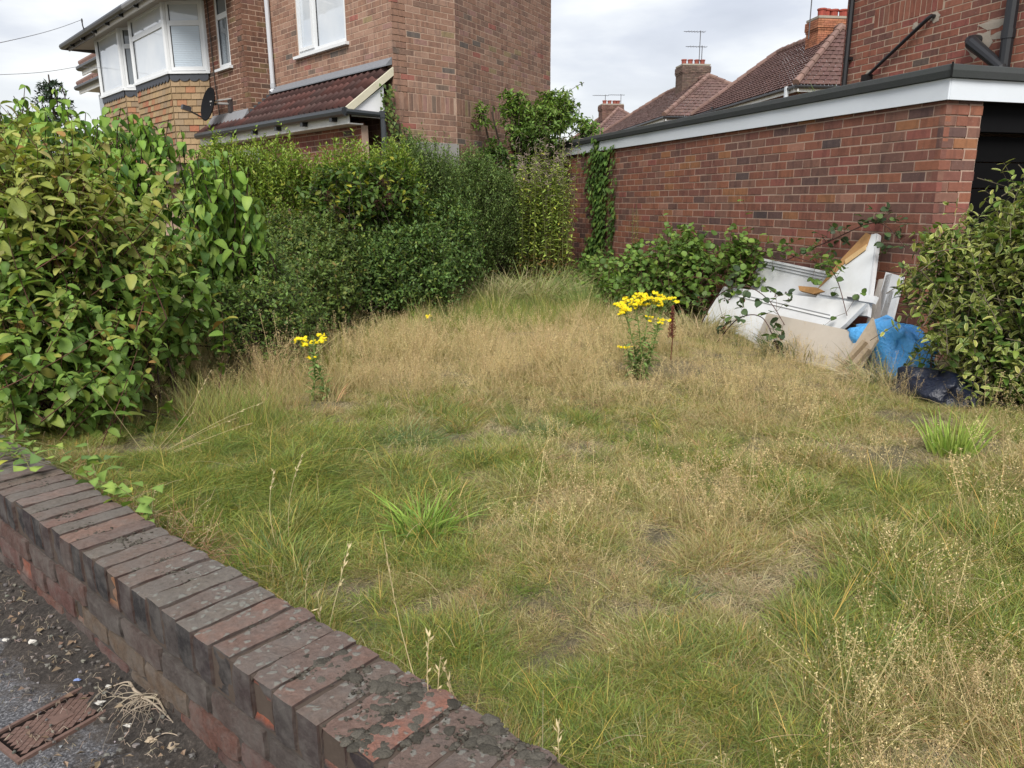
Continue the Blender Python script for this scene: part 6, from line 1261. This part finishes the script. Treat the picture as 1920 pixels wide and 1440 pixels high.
e = P[rr.choice(n, 60)]; s0_ = P[rr.choice(n, 60)]; q = np.linspace(0, 1, 5)[None, :, None]; near = np.linalg.norm(e - s0_, axis=1) < .45; stems(t, (s0_[:, None] * (1 - q) + e[:, None] * q + UP * .02 * np.sin(q * 3.14))[near], .0014, .001, (0.14, 0.14, 0.05), rr=rr)
P_ = []
for k in range(420):
    u0_ = rr.uniform(1.95, 3.1); b0 = Wp(u0_, .87 + rr.uniform(0, .16), .12 + rr.uniform(0, .12)); d = norm_rows(rr.normal(size=(1, 3)) * V(1, 1, .8) + V(.1, 0, .35))[0] * rr.uniform(.05, .16); P_.append([b0 + d * x + rr.normal(0, .006, 3) for x in np.linspace(0, 1, 5)])
P_ = np.array(P_); vs_, f = tubes_np(P_, .0011, .0006, 3); c = np.repeat(mixcol(rr, len(P_), [(0.30, 0.17, 0.09), (0.38, 0.24, 0.13), (0.42, 0.33, 0.2), (0.24, 0.13, 0.08)], [3, 3, 2, 1]), 15, 0)
tag(obj('dry_weed', mesh_np('dry_weed', vs_, f, c, M_straw)), 'rusty orange tangle of dried weed along the inner side of the coping', 'dry weed')

# ================================================================== GRASS
gs = np.random.RandomState(301)
def tuft(kind, seed):
    """one clump of blades around the origin; brightness in Col, tint comes per clump"""
    rr = np.random.RandomState(seed); seg = 4
    n, rad, h, wd, lean, curl = {'green': (50, .045, .070, .0019, .65, .4), 'fine': (64, .05, .075, .0012, .8, .5), 'straw': (58, .05, .075, .0013, 1.1, .55), 'thatch': (64, .06, .050, .0014, 2.8, .5), 'long': (54, .05, .135, .0017, .8, .75), 'tall': (34, .05, .24, .0020, .32, .25)}[kind]
    q = np.linspace(0, 1, seg)[None, :, None]; a = rr.rand(n) * 6.283; ro_ = rad * np.sqrt(rr.rand(n)); b0 = np.stack([np.cos(a) * ro_, np.sin(a) * ro_, 0 * a - .01], 1)
    ln = lean * rr.uniform(.1, 1.3, n); a2 = a + rr.normal(0, .9, n); bias = V(1, 0, 0) * (.8 if kind == 'long' else .15)
    d = norm_rows(np.stack([np.cos(a2) * ln + bias[0], np.sin(a2) * ln, np.ones(n)], 1)); L = (h * rr.uniform(.35, 1.15, n))[:, None, None]
    P_ = b0[:, None] + d[:, None] * L * q + np.concatenate([d[:, None, :2], np.zeros((n, 1, 1))], 2) * L * .45 * q ** 2 - UP * L * curl * q ** 2.3 * rr.uniform(.1, 1.3, (n, 1, 1)); P_[..., 2] = np.maximum(P_[..., 2], -.01 + .012 * q[..., 0])
    side = norm_rows(np.cross(d, norm_rows(rr.normal(size=(n, 3)))))[:, None]; w_ = wd * rr.uniform(.6, 1.25, (n, 1, 1)) * (1 - q ** 1.8) * .5 + .00025; v = np.stack([P_ - side * w_, P_ + side * w_], 2).reshape(-1, 3)
    i = (np.arange(n)[:, None] * seg + np.arange(seg - 1)[None]) * 2; f = np.stack([i, i + 1, i + 3, i + 2], -1).reshape(-1, 4)
    k = rr.uniform(.7, 1.3, (n, 1)); c = k * (1 + rr.normal(0, .05, (n, 3))); dead = rr.rand(n) < (.22 if kind in ('green', 'fine', 'long', 'tall') else 0); c[dead] *= V(1.7, 1.15, 1.35)
    return mesh_np('grass_clump', v, f, np.repeat(c, seg * 2, 0), M_grass, True)
def panicle(seed):
    """airy bent-grass heads"""
    rr = np.random.RandomState(seed); V_, F_, C_ = [], [], []; base = 0
    for s_ in range(7):
        b0 = V(rr.normal(0, .03), rr.normal(0, .03), 0); h = rr.uniform(.13, .27); d = unit(V(rr.normal(0, .28) + .1, rr.normal(0, .28), 1)); pts = [b0 + d * h * x + V(d[0], d[1], 0) * h * .3 * x * x for x in (0, .35, .7, 1)]
        e = unit(np.cross(d, rr.normal(size=3)))
        for x, p in enumerate(pts): V_ += [p - e * .0006, p + e * .0006]; C_ += [(.9, .9, .85)] * 2
        for x in range(3): F_.append((base + 2 * x, base + 2 * x + 1, base + 2 * x + 3, base + 2 * x + 2))
        base = len(V_)
        for k in range(46):
            x = rr.uniform(.52, 1.02); i = min(int(x * 3), 2); p = pts[i] * (1 - (x * 3 - i)) + pts[i + 1] * (x * 3 - i); o_ = rr.normal(size=3) * V(1, 1, .5); o_ = unit(o_) * rr.uniform(.004, .034) * (1.25 - x); g = p + o_ + UP * .006; e1 = unit(rr.normal(size=3)) * .0028; e2 = unit(rr.normal(size=3)) * .0013
            V_ += [g - e1, g - e2, g + e1, g + e2]; C_ += [tuple(np.full(3, rr.uniform(.75, 1.3)))] * 4; F_.append((base, base + 1, base + 2, base + 3)); base = len(V_)
    return mesh_np('seed_head_clump', np.array(V_), np.array(F_), np.array(C_), M_grass, False)
protos = [tuft('green', 1), tuft('green', 2), tuft('fine', 3), tuft('fine', 4), tuft('straw', 5), tuft('straw', 6), tuft('thatch', 7), tuft('thatch', 8), tuft('long', 9), tuft('long', 10), tuft('tall', 11), panicle(12), panicle(13)]
pcol = bpy.data.collections.new('grass_kinds')
for i, me in enumerate(protos):
    o = bpy.data.objects.new('kind_%s' % 'abcdefghijklmnop'[i], me); pcol.objects.link(o)
def fbm(x, y, s, seed):
    """cheap smooth noise 0..1"""
    rr = np.random.RandomState(seed); v = np.zeros_like(x); tot = 0
    for o_ in range(4):
        a = .5 ** o_; f_ = s * 2 ** o_
        for k in range(3): th_ = rr.rand() * 6.28; v += a * np.sin((x * math.cos(th_) + y * math.sin(th_)) * f_ + rr.rand() * 6.28 + 1.3 * np.sin((x * math.sin(th_ * 1.7) + y) * f_ * .7 + rr.rand() * 6)); tot += a
    return np.clip(.5 + v / tot * .9, 0, 1)
def scatter_points(n):
    # nearer ground gets more clumps: sample in depth with density falling off
    y = .75 + 10.3 * gs.rand(n) ** 1.75; x = (gs.rand(n) - .5) * 2 * (y * .80 + .6)
    p = x * nW[0] + y * nW[1]; g = x * nG[0] + y * nG[1]
    ok = (p > WB + .012) & (g < P0 - .03) & (x > -3.0) & (x < 3.7)
    return x[ok], y[ok]
x, y = scatter_points(118000); z = gz(x, y); n = len(x)
# ---- patches read from the photograph: (x, y, radius, greenness)
PATCH = [(-1.35, 3.0, .55, .95), (-.9, 2.75, .45, .9), (-.55, 3.6, .45, .75), (-1.5, 3.7, .45, .6), (-.25, 3.0, .4, .6), (.1, 3.5, .35, .75), (.75, 3.6, .4, .7), (1.6, 2.3, .55, .85), (1.15, 1.9, .35, .7), (1.7, 1.75, .4, .8), (.35, 1.6, .25, .55), (-.05, 1.75, .2, .75), (.62, 1.35, .2, .6), (.2, 1.25, .2, .6), (1.3, 2.9, .35, .6), (1.9, 2.9, .3, .7), (-.5, 1.95, .3, .6),
         (-.3, 6.9, .8, .6), (.5, 7.4, .6, .2), (.6, 8.4, .9, .5), (.0, 9.0, .8, .4), (1.3, 6.2, .3, .5), (1.9, 4.0, .4, .5), (-.6, 2.3, .3, .5),
         (-1.3, 4.6, .6, -1.2), (-.6, 5.2, .8, -1.35), (.2, 5.4, .9, -1.4), (1.0, 5.4, .8, -1.4), (1.6, 4.7, .6, -1.1), (1.9, 3.6, .5, -.7), (1.4, 3.7, .5, -.6), (-.45, 3.25, .22, -.8), (-.75, 3.1, .16, -.7), (.35, 3.45, .22, -1.0), (.45, 2.6, .4, -.7), (.2, 2.1, .3, -.5), (.7, 2.3, .3, -.7), (1.1, 1.45, .3, -.5), (.8, 1.05, .35, -.6), (2.2, 3.3, .4, -.6), (.2, 2.9, .3, -.5), (1.0, 2.7, .3, -.4)]
green = .42 + .9 * (fbm(x, y, 2.6, 1) - .5) + 1.1 * (fbm(x, y, 7.5, 2) - .5) + 1.2 * (fbm(x, y, 17., 3) - .5)
for (px_, py_, r0_, gr) in PATCH: green += .58 * gr * np.exp(-((x - px_) ** 2 + (y - py_) ** 2) / (r0_ * r0_))
bare = fbm(x, y, 4.2, 5); bare = np.clip((bare - .66) * 4, 0, 1)
for (px_, py_, r0_) in ((.38, 3.5, .16), (.55, 2.45, .14), (.9, 1.3, .12), (.95, 2.15, .12), (.1, 2.75, .1), (1.15, 2.5, .1)): bare = np.maximum(bare, 1.1 * np.exp(-((x - px_) ** 2 + (y - py_) ** 2) / (r0_ * r0_)))
u_ = gs.rand(n); gk = green + gs.normal(0, .34, n); pidx = np.zeros(n, np.int32)
isg = gk > .45
pidx[isg] = gs.choice([0, 1, 2, 3, 8, 9], isg.sum(), p=[.25, .25, .21, .21, .04, .04]); pidx[~isg] = gs.choice([2, 3, 4, 5, 6, 7], (~isg).sum(), p=[.10, .10, .28, .28, .12, .12])
longz = np.exp(-((x + 1.2) ** 2 / .5 + (y - 3.0) ** 2 / .55)); sel = isg & (gs.rand(n) < longz * .5); pidx[sel] = gs.choice([8, 9], sel.sum())
tallz = np.clip((y - 6.3) / 1.5, 0, 1) * np.exp(-((x - .3) / .9) ** 2); sel = gs.rand(n) < tallz * .45; pidx[sel] = 10
edge = np.clip(1 - (P0 - (x * nG[0] + y * nG[1])) / .55, 0, 1) * (y > 3.5); sel = gs.rand(n) < edge * .3; pidx[sel] = gs.choice([4, 8, 10], sel.sum())
hedgez = np.exp(-((x + 1.35 - (y - 5) * .18) / .35) ** 2) * (y > 3.6); sel = gs.rand(n) < hedgez * .35; pidx[sel] = gs.choice([4, 5, 10], sel.sum())
thk = (bare > .5) & (gs.rand(n) < .9); pidx[thk] = gs.choice([6, 7], thk.sum())
seedz = np.clip(-green * 1.0 + .28, 0, 1) * .30 + .05 * np.exp(-((x - 1.5) ** 2 / .9 + (y - 2.6) ** 2 / .8)) + .5 * np.clip((y - 4.0) / 1.0, 0, 1) * np.clip((7.0 - y) / 1.0, 0, 1)
sel = (gs.rand(n) < seedz * .30 * np.where(y < 2.6, .45, 1.0)) & (bare < .4); pidx[sel] = gs.choice([11, 12], sel.sum())
GRN = np.array([(0.165, 0.225, 0.050), (0.215, 0.255, 0.056), (0.140, 0.195, 0.058), (0.260, 0.265, 0.064), (0.120, 0.180, 0.064)]); STR = np.array([(0.37, 0.295, 0.150), (0.43, 0.350, 0.195), (0.31, 0.265, 0.120), (0.39, 0.295, 0.170), (0.27, 0.245, 0.095), (0.30, 0.29, 0.105)])
hue = np.clip(gk * 1.0 + .1, 0, 1)[:, None]; tg = GRN[gs.choice(5, n, p=[.32, .26, .2, .14, .08])]; ts = STR[gs.choice(6, n, p=[.2, .16, .2, .12, .14, .18])]
mixk = np.clip((gk - .05) / .8, 0, 1)[:, None] ** .8; tint = ts * (1 - mixk) + tg * mixk
blue = np.exp(-((x + .45) ** 2 / .09 + (y - 3.55) ** 2 / .08)) + np.exp(-((x - .1) ** 2 / .06 + (y - 3.9) ** 2 / .05)) + np.exp(-((x - .45) ** 2 / .03 + (y - 2.05) ** 2 / .02)); tint = np.where(((blue > .45) & (gs.rand(n) < .6))[:, None] & isg[:, None], np.array((0.135, 0.195, 0.085)), tint)
th_ = (pidx == 6) | (pidx == 7); tint[th_] = np.array([(0.40, 0.325, 0.205), (0.33, 0.265, 0.165), (0.46, 0.385, 0.25)])[gs.choice(3, th_.sum())]
pn = pidx >= 11; tint[pn] = np.array([(0.50, 0.375, 0.21), (0.46, 0.335, 0.20), (0.52, 0.42, 0.235)])[gs.choice(3, pn.sum())]
tint = tint * (1 + gs.uniform(-.18, .18, (n, 1))) * V(1.12, 1.15, 1.10)
scl = gs.uniform(.65, 1.2, n) * (.78 + .5 * fbm(x, y, 3.3, 9)); hum = fbm(x, y, 13., 21); scl *= (.50 + .95 * hum) * np.where((x > 1.35) & (y > 4.4), .72, 1) * np.where(bare > .5, .7, 1) * np.where(y < 2.2, .85, 1.0)
wind = fbm(x, y, 2.0, 14) * 4 - 1.0
rot = np.stack([gs.normal(0, .13, n), gs.normal(0, .13, n), np.where((pidx == 8) | (pidx == 9), wind + gs.normal(0, 1.1, n), gs.rand(n) * 6.283)], 1)
keep = ~((bare > .85) & (gs.rand(n) < .2)) & ~((hum < .36) & (gs.rand(n) < .4) & (y < 4))
x, y, z, pidx, tint, scl, rot = [a[keep] for a in (x, y, z, pidx, tint, scl, rot)]; n = len(x)
gm = bpy.data.meshes.new('grass'); gm.vertices.add(n); gm.vertices.foreach_set('co', np.stack([x, y, z - .004], 1).astype(np.float32).ravel())
def addattr(nm, typ, key, arr): a = gm.attributes.new(nm, typ, 'POINT'); a.data.foreach_set(key, arr.ravel())
addattr('pidx', 'INT', 'value', pidx.astype(np.int32)); addattr('scl', 'FLOAT', 'value', scl.astype(np.float32)); addattr('rot', 'FLOAT_VECTOR', 'vector', rot.astype(np.float32))
addattr('tint', 'FLOAT_COLOR', 'color', np.concatenate([np.clip(tint, 0, 1), np.ones((n, 1))], 1).astype(np.float32))
go = obj('grass', gm); stuff(go)
ng = bpy.data.node_groups.new('grass_scatter', 'GeometryNodeTree'); ng.interface.new_socket('Geometry', in_out='INPUT', socket_type='NodeSocketGeometry'); ng.interface.new_socket('Geometry', in_out='OUTPUT', socket_type='NodeSocketGeometry')
gi, gout = ng.nodes.new('NodeGroupInput'), ng.nodes.new('NodeGroupOutput'); ip = ng.nodes.new('GeometryNodeInstanceOnPoints'); ci = ng.nodes.new('GeometryNodeCollectionInfo'); ci.inputs['Collection'].default_value = pcol; ci.inputs['Separate Children'].default_value = True; ci.inputs['Reset Children'].default_value = True
def na(nm, dt): q = ng.nodes.new('GeometryNodeInputNamedAttribute'); q.data_type = dt; q.inputs['Name'].default_value = nm; return q.outputs['Attribute']
ng.links.new(gi.outputs[0], ip.inputs['Points']); ng.links.new(ci.outputs[0], ip.inputs['Instance']); ip.inputs['Pick Instance'].default_value = True
ng.links.new(na('pidx', 'INT'), ip.inputs['Instance Index']); ng.links.new(na('scl', 'FLOAT'), ip.inputs['Scale'])
er = ng.nodes.new('FunctionNodeEulerToRotation'); ng.links.new(na('rot', 'FLOAT_VECTOR'), er.inputs[0]); ng.links.new(er.outputs[0], ip.inputs['Rotation']); ng.links.new(ip.outputs[0], gout.inputs[0])
md = go.modifiers.new('scatter', 'NODES'); md.node_group = ng
# long loose stalks lying and standing all over the lawn
m_ = 330; sy = 1.0 + 8.0 * gs.rand(m_) ** 1.5; sx = (gs.rand(m_) - .5) * 2 * (sy * .75 + .4); ok = (sx * nW[0] + sy * nW[1] > WB + .03) & (sx * nG[0] + sy * nG[1] < P0 - .1) & (sx > -2.0) & (sx < 3.0); sx, sy = sx[ok], sy[ok]; m_ = len(sx)
b0 = np.stack([sx, sy, gz(sx, sy) + .02], 1); dd = norm_rows(np.stack([gs.normal(0, .7, m_), gs.normal(0, .7, m_), gs.uniform(.15, 1.2, m_)], 1)); L = gs.uniform(.09, .26, m_)[:, None, None]; q = np.linspace(0, 1, 7)[None, :, None]
P_ = b0[:, None] + dd[:, None] * L * q + np.concatenate([dd[:, None, :2], np.zeros((m_, 1, 1))], 2) * L * .25 * q ** 2 - UP * L * .28 * q ** 3
vs_, f = tubes_np(P_, .0008, .0005, 3); c = np.repeat(mixcol(gs, m_, [(0.48, 0.39, 0.22), (0.55, 0.46, 0.28), (0.36, 0.33, 0.14), (0.40, 0.28, 0.16)], [4, 3, 2, 2]), 21, 0)
stuff(obj('dry_stalks', mesh_np('dry_stalks', vs_, f, c, M_straw)))
